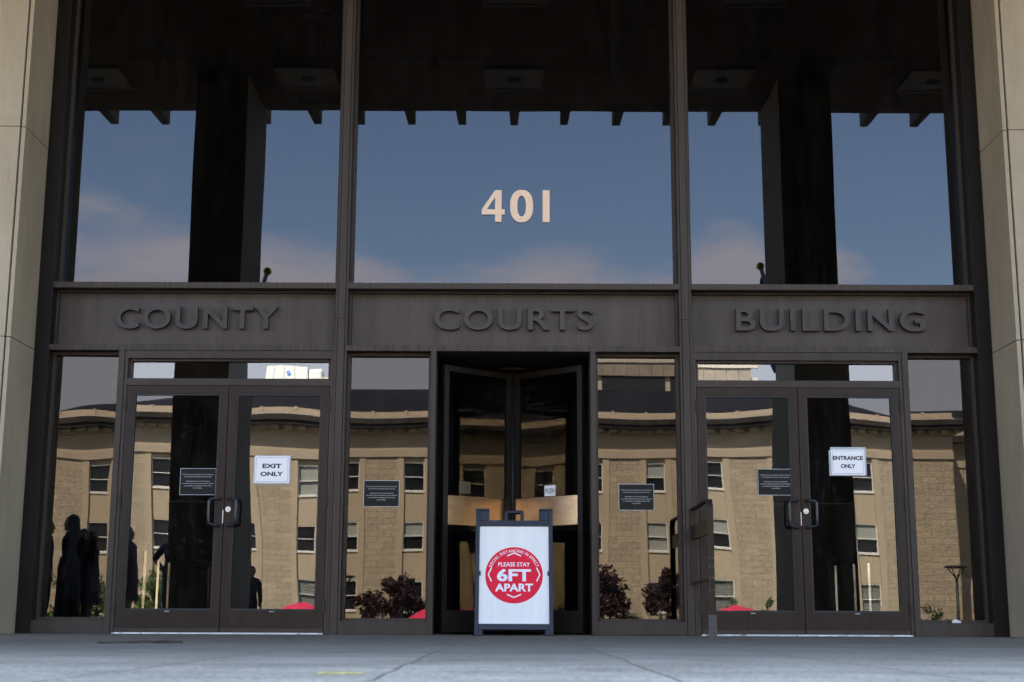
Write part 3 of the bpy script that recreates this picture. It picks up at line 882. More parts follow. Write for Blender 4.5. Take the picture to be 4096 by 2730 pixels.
def paper_sign(x0, x1, z0, z1, words, y, label, name, back):
    t = thing(name, label, 'paper sign', ((x0 + x1) / 2, y, z0))
    w, h = x1 - x0, z1 - z0
    b = MB()
    for dx0, dx1, dz0, dz1, yy in back:
        b.box(-w / 2 + dx0, w / 2 + dx1, -0.0025 - yy, -yy, dz0, h + dz1, 0.0005)
    b.build('plastic_sleeve', M['sleeve'], t)
    MB().box(-w / 2, w / 2, -0.011, -0.008, 0, h).build('sheet', M['paper'], t)
    e, q = 0.0022, 0.011
    b = MB()
    b.box(-w / 2 + q, w / 2 - q, -0.0122, -0.0111, h - q - e, h - q).box(-w / 2 + q, w / 2 - q, -0.0122, -0.0111, q, q + e)
    b.box(-w / 2 + q, -w / 2 + q + e, -0.0122, -0.0111, q + e, h - q - e).box(w / 2 - q - e, w / 2 - q, -0.0122, -0.0111, q + e, h - q - e)
    b.build('border', M['blue_ink'], t)
    b = MB()
    for tx, wf, zc, hh in words:
        me = text_mesh(tx, 1, 0, 0.042)
        b.mesh(me, fit(me, -w * wf / 2, w * wf / 2, h * (zc - hh / 2), h * (zc + hh / 2), -0.0124))
    b.build('lettering', M['black_ink'], t)
paper_sign(-2.249, -1.949, 1.289, 1.521, (('EXIT', 0.56, 0.635, 0.165), ('ONLY', 0.66, 0.335, 0.165)), 0.036,
           'white EXIT ONLY sheet taped to the left door pair', 'exit_sign', ((-0.012, 0.004, -0.012, -0.004, 0.0), (0.0, 0.01, -0.006, 0.008, 0.004)))
paper_sign(2.777, 3.067, 1.377, 1.598, (('ENTRANCE', 0.90, 0.665, 0.165), ('ONLY', 0.44, 0.345, 0.165)), 0.036,
           'white ENTRANCE ONLY sheet taped to the right door pair', 'entrance_sign', ((-0.018, 0.004, -0.008, -0.006, 0.0), (-0.004, 0.016, -0.004, 0.022, 0.004)))

# PUSH card on the street side of the revolving door's right wing, blank card on the left one
def wing_card(ang, r0, r1, z0, z1, name, label, word, m, off):
    t = thing(name, label, 'card', (0, 0.78, 0), R(ang))
    t.location = (0, 0.78, 0)
    MB().box(r0, r1, off - 0.002, off, z0, z1, 0.0005).build('card', m, t)
    if word:
        b = MB()
        x = r0 + 0.014
        me = text_mesh(word, 1, 0, 0.01, spacing=1.05)
        b.mesh(me, fit(me, r0 + 0.012, r1 - 0.008, z0 + 0.022, z1 - 0.026, off - 0.0032))
        b.build('lettering', M['black_ink'], t)
wing_card(-40, 0.385, 0.51, 1.222, 1.318, 'push_card', 'small white PUSH card on the revolving door wing', 'PUSH', M['paper'], -0.012)
MB()
t = thing('blank_card', 'small blank tan card seen through the revolving door glass above the push plate', 'card', (0, 0.78, 0), R(40))
MB().box(-0.62, -0.49, 0.008, 0.011, 1.24, 1.345, 0.0005).build('card', M['tan_card'], t)

# 401
t = thing('house_number', 'cream house number 401 on the middle upper window', 'house number', (0, 0.163, 3.685))
for ch, x0, x1 in (('4', -0.292, -0.083), ('0', -0.034, 0.176), ('1', 0.2635, 0.326)):
    if ch == '1':
        b = MB().box(x0, x1, -0.006, 0, 0, 0.302)
    elif ch == '4':
        w = x1 - x0
        P = lambda u, v: (x0 + u * w, v * 0.302)
        b = MB()
        b.prism([P(0, 0.235), P(0.58, 0.235), P(0.58, 0.0), P(0.86, 0.0), P(0.86, 1.0), P(0.62, 1.0), P(0, 0.40)][::1], 'y', -0.006, 0)
        # counter of the 4 is cut below by rebuilding it from strips
        b.bm.free(); b = MB()
        b.prism([P(0.58, 0.0), P(0.86, 0.0), P(0.86, 1.0), P(0.58, 1.0)], 'y', -0.006, 0)
        b.prism([P(0.0, 0.235), P(0.5795, 0.235), P(0.5795, 0.395), P(0.0, 0.395)], 'y', -0.006, 0)
        b.prism([P(0.8605, 0.235), P(1.0, 0.235), P(1.0, 0.395), P(0.8605, 0.395)], 'y', -0.006, 0)
        b.prism([P(0.0, 0.396), P(0.215, 0.396), P(0.5795, 0.78), P(0.5795, 1.0)], 'y', -0.006, 0)
    else:
        n = 40
        xc, w = (x0 + x1) / 2, (x1 - x0) / 2
        b = MB()
        def sup(a, rx, rz, p=2.35):
            c, s_ = math.cos(a), math.sin(a)
            return (xc + rx * math.copysign(abs(c) ** (2 / p), c), 0.151 + rz * math.copysign(abs(s_) ** (2 / p), s_))
        ou = [sup(2 * math.pi * i / n, w, 0.154) for i in range(n)]
        inn = [sup(2 * math.pi * i / n, w - 0.066, 0.098) for i in range(n)]
        for i in range(n):
            j = (i + 1) % n
            b.prism([ou[i], ou[j], inn[j], inn[i]], 'y', -0.006, 0)
        bmesh.ops.remove_doubles(b.bm, verts=b.bm.verts[:], dist=0.0001)
    b.build('digit', M['cream'], t)

# ------------------------------------------------------------------ sandwich board
SB = thing('sandwich_board', 'black plastic sandwich board with white social distancing poster before the revolving door', 'sandwich board', (0.012, -0.28, 0))
def board(name, lean, ybase):
    b = MB()
    W = 0.322
    b.box(-W, -W + 0.034, -0.022, 0.022, 0.0, 1.06, 0.004).box(W - 0.034, W, -0.022, 0.022, 0.0, 1.06, 0.004)
    b.box(-W + 0.034, W - 0.034, -0.022, 0.022, 0.045, 0.094, 0.003).box(-W + 0.034, W - 0.034, -0.022, 0.022, 0.925, 0.972, 0.003)
    b.box(-W + 0.034, W - 0.034, 0.002, 0.016, 0.094, 0.925)
    for s in (-1, 1):
        xa, xb = sorted((s * (W - 0.034), s * (W - 0.112)))
        b.box(xa, xb, -0.022, 0.022, 0.972, 1.055, 0.003)
        xa, xb = sorted((s * (W + 0.002), s * (W - 0.114)))
        b.box(xa, xb, -0.027, 0.027, 1.055, 1.075, 0.006)
        xa, xb = sorted((s * (W - 0.004), s * (W - 0.066)))
        b.box(xa, xb, -0.026, 0.024, -0.002, 0.014, 0.003)
        xa, xb = sorted((s * (W - 0.034), s * (W - 0.066)))
        b.box(xa, xb, -0.020, 0.020, 0.0, 0.046, 0.002)
        xa, xb = sorted((s * 0.082, s * 0.052))
        b.box(xa, xb, -0.018, 0.018, 0.968, 1.045, 0.006)
        for z in (0.058, 0.95):
            n = 14
            b.prism([(s * (W - 0.045) + 0.010 * math.cos(2 * math.pi * i / n), z + 0.010 * math.sin(2 * math.pi * i / n)) for i in range(n)], 'y', -0.0245, -0.02)
        xa, xb = sorted((s * (W - 0.002), s * (W - 0.046)))
        b.box(xa, xb, -0.026, 0.02, 0.50, 0.535, 0.003)
    b.box(-0.078, 0.078, -0.018, 0.018, 1.036, 1.064, 0.008)
    o = b.build(name, M['plastic'], SB)
    o.location = (0, ybase, 0); o.rotation_euler = (lean, 0, 0)
    return o
fb = board('front_board', R(-14.2), -0.272)
rb = board('rear_board', R(14.2), 0.272)
ps = MB().box(-0.289, 0.289, -0.004, 0.0015, 0.0945, 0.9245).build('poster', M['white_sheet'], SB)
ps.location = fb.location; ps.rotation_euler = fb.rotation_euler
PC = (0.0, 0.505)
n = 72
MB().prism([(PC[0] + 0.2385 * math.cos(2 * math.pi * i / n), PC[1] + 0.2385 * math.sin(2 * math.pi * i / n)) for i in range(n)], 'y', -0.0055, -0.0042).build('red_circle', M['red_ink'], ps)
b = MB()
YL = -0.0062
for tx, wd, zc, hh, bold in (('PLEASE STAY', 0.264, 0.596, 0.036, 0.014), ('6FT', 0.280, 0.505, 0.106, 0.035), ('APART', 0.312, 0.400, 0.066, 0.032)):
    me = text_mesh(tx, 1, 0, bold)
    b.mesh(me, fit(me, -wd / 2, wd / 2, zc - hh / 2, zc + hh / 2, YL))
# curved line of words
phrase = 'SOCIAL DISTANCING IN EFFECT'
glyphs = []
tot = 0.0
for ch in phrase:
    if ch == ' ':
        glyphs.append((None, 0.0)); tot += 0.36; continue
    me = text_mesh(ch, 1, 0, 0.016, 'LEFT')
    xs = [v.co.x for v in me.vertices]
    glyphs.append((me, max(xs) - min(xs))); tot += max(xs) - min(xs) + 0.13
arc_len = R(142); rad = 0.1955
u = arc_len / tot
a = math.pi / 2 + arc_len / 2
sc = 0.0262 / 0.73
for me, w in glyphs:
    if me is None:
        a -= 0.36 * u; continue
    am = a - w * u / 2
    xs = [v.co.x for v in me.vertices]
    sx = min(sc * 1.0, (w * u * rad) / w)
    mt = (Matrix.Translation((PC[0] + rad * math.cos(am), YL, PC[1] + rad * math.sin(am)))
          @ Matrix.Rotation(-(am - math.pi / 2), 4, 'Y') @ FACE
          @ Matrix.Diagonal((sx, sc, 1, 1)) @ Matrix.Translation((-(max(xs) + min(xs)) / 2, 0, 0)))
    b.mesh(me, mt)
    a -= (w + 0.13) * u
def chevron(c, d, w, rise, th):
    """bent stroke at c pointing in direction d"""
    dx, dz = d; px, pz = -dz, dx
    tip = (c[0] + dx * rise, c[1] + dz * rise)
    for s in (-1, 1):
        e = (c[0] + px * w * s, c[1] + pz * w * s)
        vx, vz = tip[0] - e[0], tip[1] - e[1]
        l = math.hypot(vx, vz); nx_, nz_ = -vz / l * th / 2, vx / l * th / 2
        b.quad([(e[0] - nx_, YL, e[1] - nz_), (tip[0] - nx_ + dx * 0.002, YL, tip[1] - nz_ + dz * 0.002), (tip[0] + nx_ + dx * 0.002, YL, tip[1] + nz_ + dz * 0.002), (e[0] + nx_, YL, e[1] + nz_)])
for c, d in (((0, 0.668), (0, 1)), ((0, 0.342), (0, -1)), ((-0.187, 0.51), (-1, 0)), ((0.187, 0.51), (1, 0))):
    chevron(c, d, 0.058, 0.024, 0.010)
b.build('lettering', M['white_ink'], ps)

# ------------------------------------------------------------------ door guard rail by the entrance doors
GR = thing('guard_rail', 'bronze metal guard rail standing out beside the entrance doors', 'guard rail', (1.555, 0, 0))
def strip_path(b, pts, wx, th):
    """flat bar of width wx (along x) following points in the y-z plane"""
    P = [Vector((0, y, z)) for y, z in pts]
    rings = []
    for i, p in enumerate(P):
        d = (P[min(i + 1, len(P) - 1)] - P[max(i - 1, 0)]).normalized()
        nrm = Vector((0, -d.z, d.y))
        rings.append([b.bm.verts.new(p + Vector((sx * wx / 2, 0, 0)) + nrm * st * th / 2) for sx, st in ((-1, -1), (1, -1), (1, 1), (-1, 1))])
    for a_, c_ in zip(rings, rings[1:]):
        for k in range(4): b.bm.faces.new([a_[k], a_[(k + 1) % 4], c_[(k + 1) % 4], c_[k]])
    b.bm.faces.new(rings[0]); b.bm.faces.new(rings[-1][::-1])
arcp = [(-0.99 - 0.09 * math.sin(R(9 * i)), 0.98 + 0.09 * math.cos(R(9 * i))) for i in range(11)]
b = MB(); strip_path(b, [(-0.012, 1.07), (-0.5, 1.07)] + arcp + [(-1.08, 0.5), (-1.08, 0.16)], 0.05, 0.014)
b.build('handrail', M['bronze_door'], GR)
MB().box(-0.012, 0.006, -1.07, -0.014, 0.80, 0.925, 0.002).build('mid_panel', M['bronze_door'], GR)
MB().box(-0.012, 0.012, -1.072, -0.014, 0.43, 0.453, 0.003).build('lower_rail', M['bronze_door'], GR)
b = MB().box(-0.028, 0.028, -0.0135, -0.0045, 0.42, 1.06, 0.001)
for z in (0.95, 0.53):
    for x in (-0.016, 0.016): b.ball((x, -0.015, z), 0.005, 1)
b.build('wall_plate', M['bronze_door'], GR)
b = MB().box(-0.033, 0.033, -1.1, -1.088, 0.0, 0.17, 0.001).box(-0.033, 0.033, -1.0875, -1.0, 0.0, 0.01)
for z in (0.13, 0.08, 0.03):
    for x in (-0.017, 0.017): b.ball((x, -1.1, z), 0.006, 1)
b.build('foot_bracket', mat('worn steel bracket', (0.075, 0.063, 0.055), 0.6, 0.2, 0.6, (40, 40, 40)), GR)
b = MB()
for z in (0.455, 0.36, 0.54, 0.61):
    for x in (-0.014, 0.014): b.ball((x, -1.088, z), 0.004, 1)
b.build('bolt', M['steel'], GR)

# ------------------------------------------------------------------ small litter
b = MB()
q = random.Random(3)
b.ball((0, 0, 0.012), 0.03, 2, (1.1, 0.7, 0.55)).ball((-0.022, 0, 0.006), 0.014, 2, (1, 0.8, 0.7)).ball((0.026, 0.0, 0.007), 0.012, 2)
for v in b.bm.verts: v.co += Vector((q.uniform(-1, 1), q.uniform(-1, 1), q.uniform(-1, 1))) * 0.0035
for f in b.bm.faces: f.smooth = False
o = b.build('crumpled_tissue', M['paper']); o.location = (3.80, 0.055, 0.1145)
tag(o, 'crumpled white tissue on the ledge under the rightmost window', 'tissue')
b = MB()
q = random.Random(5)
for k in range(420):
    side = q.choice((-1, 1, 1))
    x = q.gauss(0.0, 0.5) + q.choice((1.55, 4.2, -1.1, 0.75, 3.0, -3.9, 1.3)); y = -0.01 - abs(q.gauss(0, 0.035)); s = q.uniform(0.004, 0.016)
    if abs(x) > 4.22: y -= 0.6
    a = q.uniform(0, 6.28); c, sn = math.cos(a) * s, math.sin(a) * s
    h = q.uniform(0.001, 0.009)
    b.quad([(x - c, y - sn, h), (x + sn, y - c, h + q.uniform(0, .008)), (x + c, y + sn, h + .002), (x - sn, y + c, h + q.uniform(0, .008))])
tag(b.build('leaf_litter', M['litter'], recalc=False), kind='stuff')
b = MB()
pts = [(-1.98, -4.86, 0.006), (-1.9, -4.83, 0.012), (-1.82, -4.86, 0.008), (-1.72, -4.80, 0.01)]
b.tube(pts, 0.006, 6).tube([(-1.86, -4.85, 0.008), (-1.78, -4.9, 0.02), (-1.7, -4.88, 0.006)], 0.004, 6).tube([(-2.15, -4.83, 0.004), (-1.95, -4.85, 0.007)], 0.004, 6)
tag(b.build('fallen_twig', M['bark']), 'thin brown twig lying on the plaza before the exit doors', 'twig')
b = MB().box(-0.466, -0.355, -8.935, -8.90, 0.001, 0.0045)
tag(b.build('painted_mark', mat('yellow paint', (0.50, 0.41, 0.16), 0.7, 0, 0.5, (60, 60, 60))), 'faint yellow paint dash on the plaza in front of the sandwich board', 'paint mark')

# ------------------------------------------------------------------ flag poles on the portico columns
def flag_pole(s, label, lift, drop):
    t = thing('flag_pole', label, 'flag pole', (s * 3.86, -6.2, 3.35), 0, 'flag poles on the portico columns')
    tip = Vector((-s * 0.13, -1.35, 1.72 + lift))
    MB().tube([(0, 0, 0), tip * 0.5, tip], 0.04, 10, 0.03).build('pole', M['pole_white'], t)
    MB().ball(tuple(tip * 1.035), 0.062, 2).build('finial', M['gold'], t)
    MB().lathe([(0.07, -0.05), (0.07, 0.08)], (0, 0.0, 0.0), 12).build('bracket', M['black'], t)
    b = MB()                                            # furled cloth hanging from the tip
    nu, nv = 18, 16
    rows = []
    for j in range(nv + 1):
        v = j / nv
        wd = 0.02 + 0.16 * min(1, v * 1.6) * (1 - max(0, v - 0.8) * 2.5)
        cx, cy = -s * 0.02 + s * 0.10 * v * v, 0.12 * v
        row = []
        for i in range(nu):
            a = 2 * math.pi * i / nu
            rr = wd * (0.62 + 0.30 * math.sin(5 * a + 3 * v))
            row.append(b.bm.verts.new(tip * 0.96 + Vector((cx + rr * math.cos(a), cy + rr * math.sin(a), -0.06 - drop * v))))
        rows.append(row)
    for j in range(nv):
        for i in range(nu):
            f = b.bm.faces.new([rows[j][i], rows[j][(i + 1) % nu], rows[j + 1][(i + 1) % nu], rows[j + 1][i]]); f.smooth = True
    b.build('flag', M['flag_blue'], t)
    b = MB().tube([tip * 0.9, tip * 0.9 + Vector((s * 0.12, 0.7, -0.12)), (s * -0.1, 0.02, 2.6)], 0.008, 5)
    b.build('rope', M['black'], t)
flag_pole(-1, 'gold tipped flag pole on the portico column facing the exit doors', 0.0, 0.9)
flag_pole(1, 'gold tipped flag pole on the portico column facing the entrance doors', 0.1, 1.42)

# ------------------------------------------------------------------ queue posts in the lobby
def belt_post(x, y, label, belt=None):
    t = thing('barrier_post', label, 'queue post', (x, y, 0), 0, 'belt barrier posts in the lobby')
    MB().lathe([(0.17, 0), (0.17, 0.012), (0.05, 0.035)], (0, 0, 0), 20).build('base', M['black'], t)
    b = MB().prism([(0.038 * math.cos(math.pi / 4 * i + math.pi / 8 + R(-90 + 18 * (1 if x < 0 else -1))), 0.038 * math.sin(math.pi / 4 * i + math.pi / 8 + R(-90 + 18 * (1 if x < 0 else -1)))) for i in range(8)], 'z', 0.03, 0.90)
    b.build('post', M['chrome'], t)
    MB().lathe([(0.036, 0.90), (0.036, 0.98), (0.03, 0.99)], (0, 0, 0), 16).build('belt_head', M['black'], t)
    if belt:
        dx, dy = belt
        b = MB(); l = math.hypot(dx, dy); px, py = -dy / l * 0.003, dx / l * 0.003
        b.prism([(px, py), (dx + px, dy + py), (dx - px, dy - py), (-px, -py)], 'z', 0.915, 0.968)
        b.build('belt', M['black_cloth'], t)
belt_post(-4.25, 4.3, 'chrome queue post nearest the exit doors, without a belt')
belt_post(-4.87, 7.45, 'chrome queue post behind the exit door glass, short of the belted one')
belt_post(-4.83, 7.9, 'chrome queue post behind the exit doors that holds one belt end', (0.2, 1.7))
belt_post(-4.62, 9.6, 'chrome queue post behind the exit doors at the far belt end')
belt_post(2.94, 7.2, 'lone chrome queue post behind the entrance door beside the guard rail')
belt_post(4.60, 8.1, 'chrome queue post behind the entrance door at the far belt end', (0.12, -0.6))
belt_post(4.72, 7.5, 'middle chrome queue post behind the entrance door')
belt_post(4.86, 7.25, 'chrome queue post behind the entrance door nearest the door edge')

# ------------------------------------------------------------------ the stone office building across the street
YB = -71.7
OB = thing('office_building', 'tan stone office building with slate hip roof across the street', 'office building', (0, YB, -1.9))
Z0 = 1.9                                              # the building's own zero lies on the lower ground
def zz(v): return v + Z0
PITCH = 3.88
WX = [PITCH * (k + 0.5) for k in range(-6, 6)]
HALF = 26.3
# rough piers between recessed bays
edges = []
xs = [-HALF] + [e for x in WX for e in (x - 0.76, x + 0.76)] + [HALF]
b = MB()
for i in range(0, len(xs), 2):
    b.box(xs[i], xs[i + 1], -16, 0, 0, zz(9.6))
b.build('pier_wall', M['rough_stone'], OB)
b = MB()
for x in WX:
    for s in (-1, 1):
        xa, xb = sorted((x + s * 0.6, x + s * 0.98)); b.box(xa + (0.0 if s > 0 else 0), xb, -0.3, 0.05, 0, zz(9.62))
b.build('bay_trim', M['plain_stone'], OB)
b = MB()
ROWS = ((0.60, 2.38), (4.15, 5.80), (7.63, 9.33))
for x in WX:
    for z0, z1 in ((-1.9, 0.60), (2.38, 4.15), (5.80, 7.63), (9.33, 9.6)):
        b.box(x - 0.6, x + 0.6, -0.6, -0.10, zz(z0), zz(z1))
    b.box(x - 0.6, x + 0.6, -0.9, -0.61, 0, zz(9.6))
b.build('spandrel', M['plain_stone'], OB)
wq = random.Random(21)
def win_proto(z0, z1, shade):
    h = z1 - z0
    b = MB()
    w = 0.6
    b.box(-w, w, -0.2, -0.03, -0.1, 0.0).box(-w, -w + 0.055, -0.24, -0.12, 0.0, h).box(w - 0.055, w, -0.24, -0.12, 0.0, h)
    b.box(-w + 0.055, w - 0.055, -0.24, -0.12, h - 0.06, h).box(-w + 0.055, w - 0.055, -0.25, -0.11, h * 0.47, h * 0.47 + 0.05)
    b.box(-w + 0.055, w - 0.055, -0.24, -0.12, 0.0, 0.05)
    return b
for r_, (z0, z1) in enumerate(ROWS):
    for x in WX:
        h = z1 - z0
        o = win_proto(z0, z1, 0).build('window', M['white_paint'], OB, (x, 0, zz(z0)))
        MB().box(-0.544, 0.544, -0.262, -0.251, 0.02, h - 0.02).build('pane', M['dark_window'], o)
        sh = wq.random()
        if sh < 0.5:
            lo_ = {0: 0.02, 1: h * 0.45, 2: h * 0.5}[r_] if wq.random() < 0.75 else 0.02
            b = MB()
            if r_ == 0:
                k = int((h - lo_) / 0.09)
                for i in range(k):
                    b.box(-0.53, 0.53, -0.247, -0.243, lo_ + i * 0.09, lo_ + i * 0.09 + 0.048)
            else:
                b.box(-0.53, 0.53, -0.247, -0.243, lo_, h - 0.05)
            b.build('blind', M['blind'], o)
b = MB()
b.box(-HALF - 0.02, HALF + 0.02, -16, 0.12, zz(9.621), zz(10.02))
b.build('architrave', M['pale_stone'], OB)
b = MB().box(-HALF, HALF, -16, 0.02, zz(10.021), zz(11.05))
b.build('frieze', M['plain_stone'], OB)
b = MB().box(-HALF - 0.2, HALF + 0.2, -16, 0.22, zz(11.051), zz(11.12))
k = -HALF
while k < HALF:
    b.box(k, k + 0.42, 0.2, 0.52, zz(11.121), zz(11.32)); k += 0.72
b.box(-HALF - 0.2, HALF + 0.2, -16, 0.2, zz(11.121), zz(11.33))
b.build('dentil_course', M['pale_stone'], OB)
b = MB().box(-HALF - 0.8, HALF + 0.8, -16, 0.86, zz(11.331), zz(11.55)).box(-HALF - 0.95, HALF + 0.95, -16, 0.98, zz(11.551), zz(11.86))
b.build('cornice', M['stained_stone'], OB)
b = MB().box(-HALF - 0.93, HALF + 0.93, 0.2, 0.96, zz(11.861), zz(11.875))
q = random.Random(4)
k = -HALF
while k < HALF:
    b.box(k, k + 0.07, 0.15, 0.99, zz(11.862), zz(11.91)); k += q.choice((0.97, 0.97, 1.94))
b.build('gutter_flashing', M['mill_alu'], OB)
b = MB().box(-HALF, HALF, -0.35, 0.12, zz(11.861), zz(12.14))
b.build('parapet', M['pale_stone'], OB)
b = MB().box(-HALF, HALF, -0.3, 0.02, zz(12.141), zz(12.37))
k = -HALF + 0.4
while k < HALF:
    b.box(k, k + 0.14, -0.32, 0.08, zz(12.142), zz(12.44)); k += 1.94
b.build('parapet_coping', M['plain_stone'], OB)
# hip roof
e0, e1, zt, zr = HALF - 0.1, HALF - 9.5, zz(12.1), zz(15.0)
b = MB()
v = [(-e0, -0.3, zt), (e0, -0.3, zt), (e0, -15.9, zt), (-e0, -15.9, zt), (-e1, -8.1, zr), (e1, -8.1, zr)]
b.quad([v[0], v[1], v[5], v[4]]).quad([v[2], v[3], v[4], v[5]])
b._new([b.bm.faces.new([b.bm.verts.new(p) for p in (v[1], v[2], v[5])]), b.bm.faces.new([b.bm.verts.new(p) for p in (v[3], v[0], v[4])])])
bmesh.ops.remove_doubles(b.bm, verts=b.bm.verts[:], dist=0.001)
rf = b.build('roof', M['slate'], OB)
b = MB()
for x in (-15.5, -16.7, 16.0):
    b.tube([(x, -8.1, zr - 0.05), (x, -8.1, zr + 0.35)], 0.04, 6)
b.build('vent_pipe', M['pale_concrete'], rf)

# lower wing set back at the right of it
WG = thing('building_wing', 'set back tan stone wing right of the office building', 'building wing', (0, YB, -1.9))
MB().box(HALF + 0.01, HALF + 14, -16, -4.6, 0, zz(9.6)).build('wall', M['rough_stone'], WG)
b = MB().box(HALF + 0.01, HALF + 14, -16, -4.5, zz(9.601), zz(10.0)).box(HALF + 0.01, HALF + 14, -16, -4.58, zz(10.001), zz(11.1))
b.build('frieze', M['plain_stone'], WG)
b = MB().box(HALF + 0.9, HALF + 14.5, -16, -3.8, zz(11.101), zz(11.5)); b.build('cornice', M['stained_stone'], WG)
MB().box(HALF + 0.3, HALF + 14, -16, -4.5, zz(11.501), zz(12.1)).build('parapet', M['pale_stone'], WG)
MB().prism([(-4.8, zz(12.0)), (-16, zz(12.0)), (-10.2, zz(14.0))], 'x', HALF - 2, HALF + 14).build('roof', M['slate'], WG)
b = MB().prism([(0.0, 0.0), (1.5, 0.0), (1.5, zz(2.0)), (0.9, zz(2.7)), (0.0, zz(2.9))], 'x', HALF + 1.0, HALF + 3.3)
o = b.build('buttress', M['rough_stone'], WG); o.location = (0, -4.6, 0)

# concrete tower behind it
YT = -124.5
TW = thing('concrete_tower', 'grey concrete panel tower with dark louvre bands behind the slate roof', 'tower block', (0, YT, -1.9))
TX0, TX1 = 4.0, 24.2
MB().box(TX0, TX1, -20, -0.4, 0, 26.0).build('wall', M['pale_concrete'], TW)
b = MB()
k = TX0
while k < TX1 - 0.9:
    b.box(k + 0.02, k + 1.13, -0.4, -0.05, zz(23.65), zz(24.92)); k += 1.15
b.build('aggregate_panel', M['aggregate'], TW)
b = MB().box(TX0, TX1, -0.4, 0.1, zz(24.95), zz(25.2)).box(TX0, TX1, -0.4, -0.02, zz(25.201), zz(25.32))
b.build('coping', M['pale_concrete'], TW)
b = MB()
k = TX0 + 0.3
while k < TX1:
    for i in range(14):
        b.box(k, min(k + 6.0, TX1 - 0.3), -0.42, -0.25, zz(21.9) + i * 0.125, zz(21.9) + i * 0.125 + 0.10)
    k += 6.55
b.build('louvre', M['louver'], TW)
b = MB(); k = TX0 + 0.3
while k < TX1:
    b.box(k, min(k + 6.0, TX1 - 0.3), -0.41, -0.39, zz(21.85), zz(23.63)); k += 6.55
b.build('louvre_backing', M['soot'], TW)

# white building far behind on the left
WB = thing('white_building', 'distant white clad building with round blue emblem', 'building', (0, -140, -1.9))
MB().box(-27.0, -19.9, -20, 0, 0, zz(27.0)).build('wall', M['white_clad'], WB)
MB().box(-21.5, -19.9, -20, 0.2, zz(27.001), zz(27.35)).build('coping', M['pale_concrete'], WB)
MB().box(-27.0, -22.6, -8, 0.05, zz(27.001), zz(28.6)).build('plant_room', M['white_clad'], WB)
b = MB()
for x in (-26.2, -25.1, -24.0): b.box(x, x + 0.05, 0.05, 0.09, zz(25.2), zz(28.6))
b.build('panel_joint', M['sleeve'], WB)
b = MB()
for x in (-27, -25.9, -24.8, -23.7, -22.65): b.tube([(x, 0, zz(28.6)), (x, 0, zz(29.0))], 0.03, 5)
b.tube([(-27, 0, zz(29.0)), (-22.6, 0, zz(29.0))], 0.03, 5)
b.build('railing', M['sleeve'], WB)
n = 24
em = MB().prism([(-24.6 + 0.2 * math.cos(2 * math.pi * i / n), zz(27.75) + 0.25 * math.sin(2 * math.pi * i / n)) for i in range(n)], 'y', 0.06, 0.14).build('emblem', M['blue_sign'], WB)
b = MB().prism([(-24.72, zz(27.65)), (-24.67, zz(27.6)), (-24.48, zz(27.85)), (-24.54, zz(27.88))], 'y', 0.141, 0.16)
b.build('emblem_stroke', M['white_ink'], em)
MB().box(-22.5, -20.9, -3, 0.1, zz(27.001), zz(28.4), 0.3).build('roof_hatch', M['white_clad'], WB)

# ------------------------------------------------------------------ trees, shrubs
def leaves(b, pts, n, size, q, flat=0.0):
    for _ in range(n):
        c = q.choice(pts)
        d = Vector((q.gauss(0, 1), q.gauss(0, 1), q.gauss(0, 0.75)))
        p = Vector(c[:3]) + d.normalized() * c[3] * (q.random() ** 0.45)
        s = size * q.uniform(0.6, 1.4)
        nrm = Vector((q.gauss(0, 1), q.gauss(0, 1), q.gauss(0, 1) + flat)).normalized()
        t1 = nrm.orthogonal().normalized(); t1.rotate(Matrix.Rotation(q.uniform(0, 6.28), 3, nrm)); t2 = nrm.cross(t1)
        b.quad([p - t1 * s, p - t2 * s * 0.55 + nrm * s * 0.2, p + t1 * s, p + t2 * s * 0.55 + nrm * s * 0.2])
def maple(x, y, h, wd, seed, label):
    q = random.Random(seed)
    t = thing('maple_tree', label, 'tree', (x, y, -1.9), 0, 'dark red trees before the office building')
    b = MB().tube([(0, 0, 0), (0.05, 0, 0.5), (-0.03, 0.05, 1.1)], 0.09, 8, 0.06)
    cl = []
    for k in range(30):
        a = q.uniform(0, 6.28); rr = wd * (q.random() ** 0.6) * 0.5; z = h * q.uniform(0.36, 0.97)
        rr *= 1.0 - 0.55 * max(0, (z / h - 0.6) / 0.4)
        p = (rr * math.cos(a), rr * math.sin(a) * 0.9, z)
        cl.append((p[0], p[1], p[2], wd * q.uniform(0.09, 0.16)))
        b.tube([(-0.03, 0.05, 1.0), (p[0] * 0.5, p[1] * 0.5, 1.0 + (p[2] - 1.0) * 0.65), p], 0.03, 5, 0.008)
    b.build('trunk', M['bark'], t)
    b = MB(); leaves(b, cl, 5200, 0.085 * max(1, wd / 3.2), q, 0.8)
    b.build('crown', M['maple_leaf'], t, recalc=False)
maple(-6.0, -59.5, 4.0, 3.7, 1, 'spreading dark red tree mirrored in the window left of the revolving door')
maple(5.15, -59.5, 4.5, 4.3, 2, 'tallest dark red tree, mirrored in the window right of the revolving door')
maple(8.6, -59.0, 4.5, 2.6, 3, 'dark red tree beside a lamp, mirrored behind the guard rail')
maple(-1.2, -60.5, 3.9, 2.2, 4, 'dark red tree mirrored dimly in the revolving door')
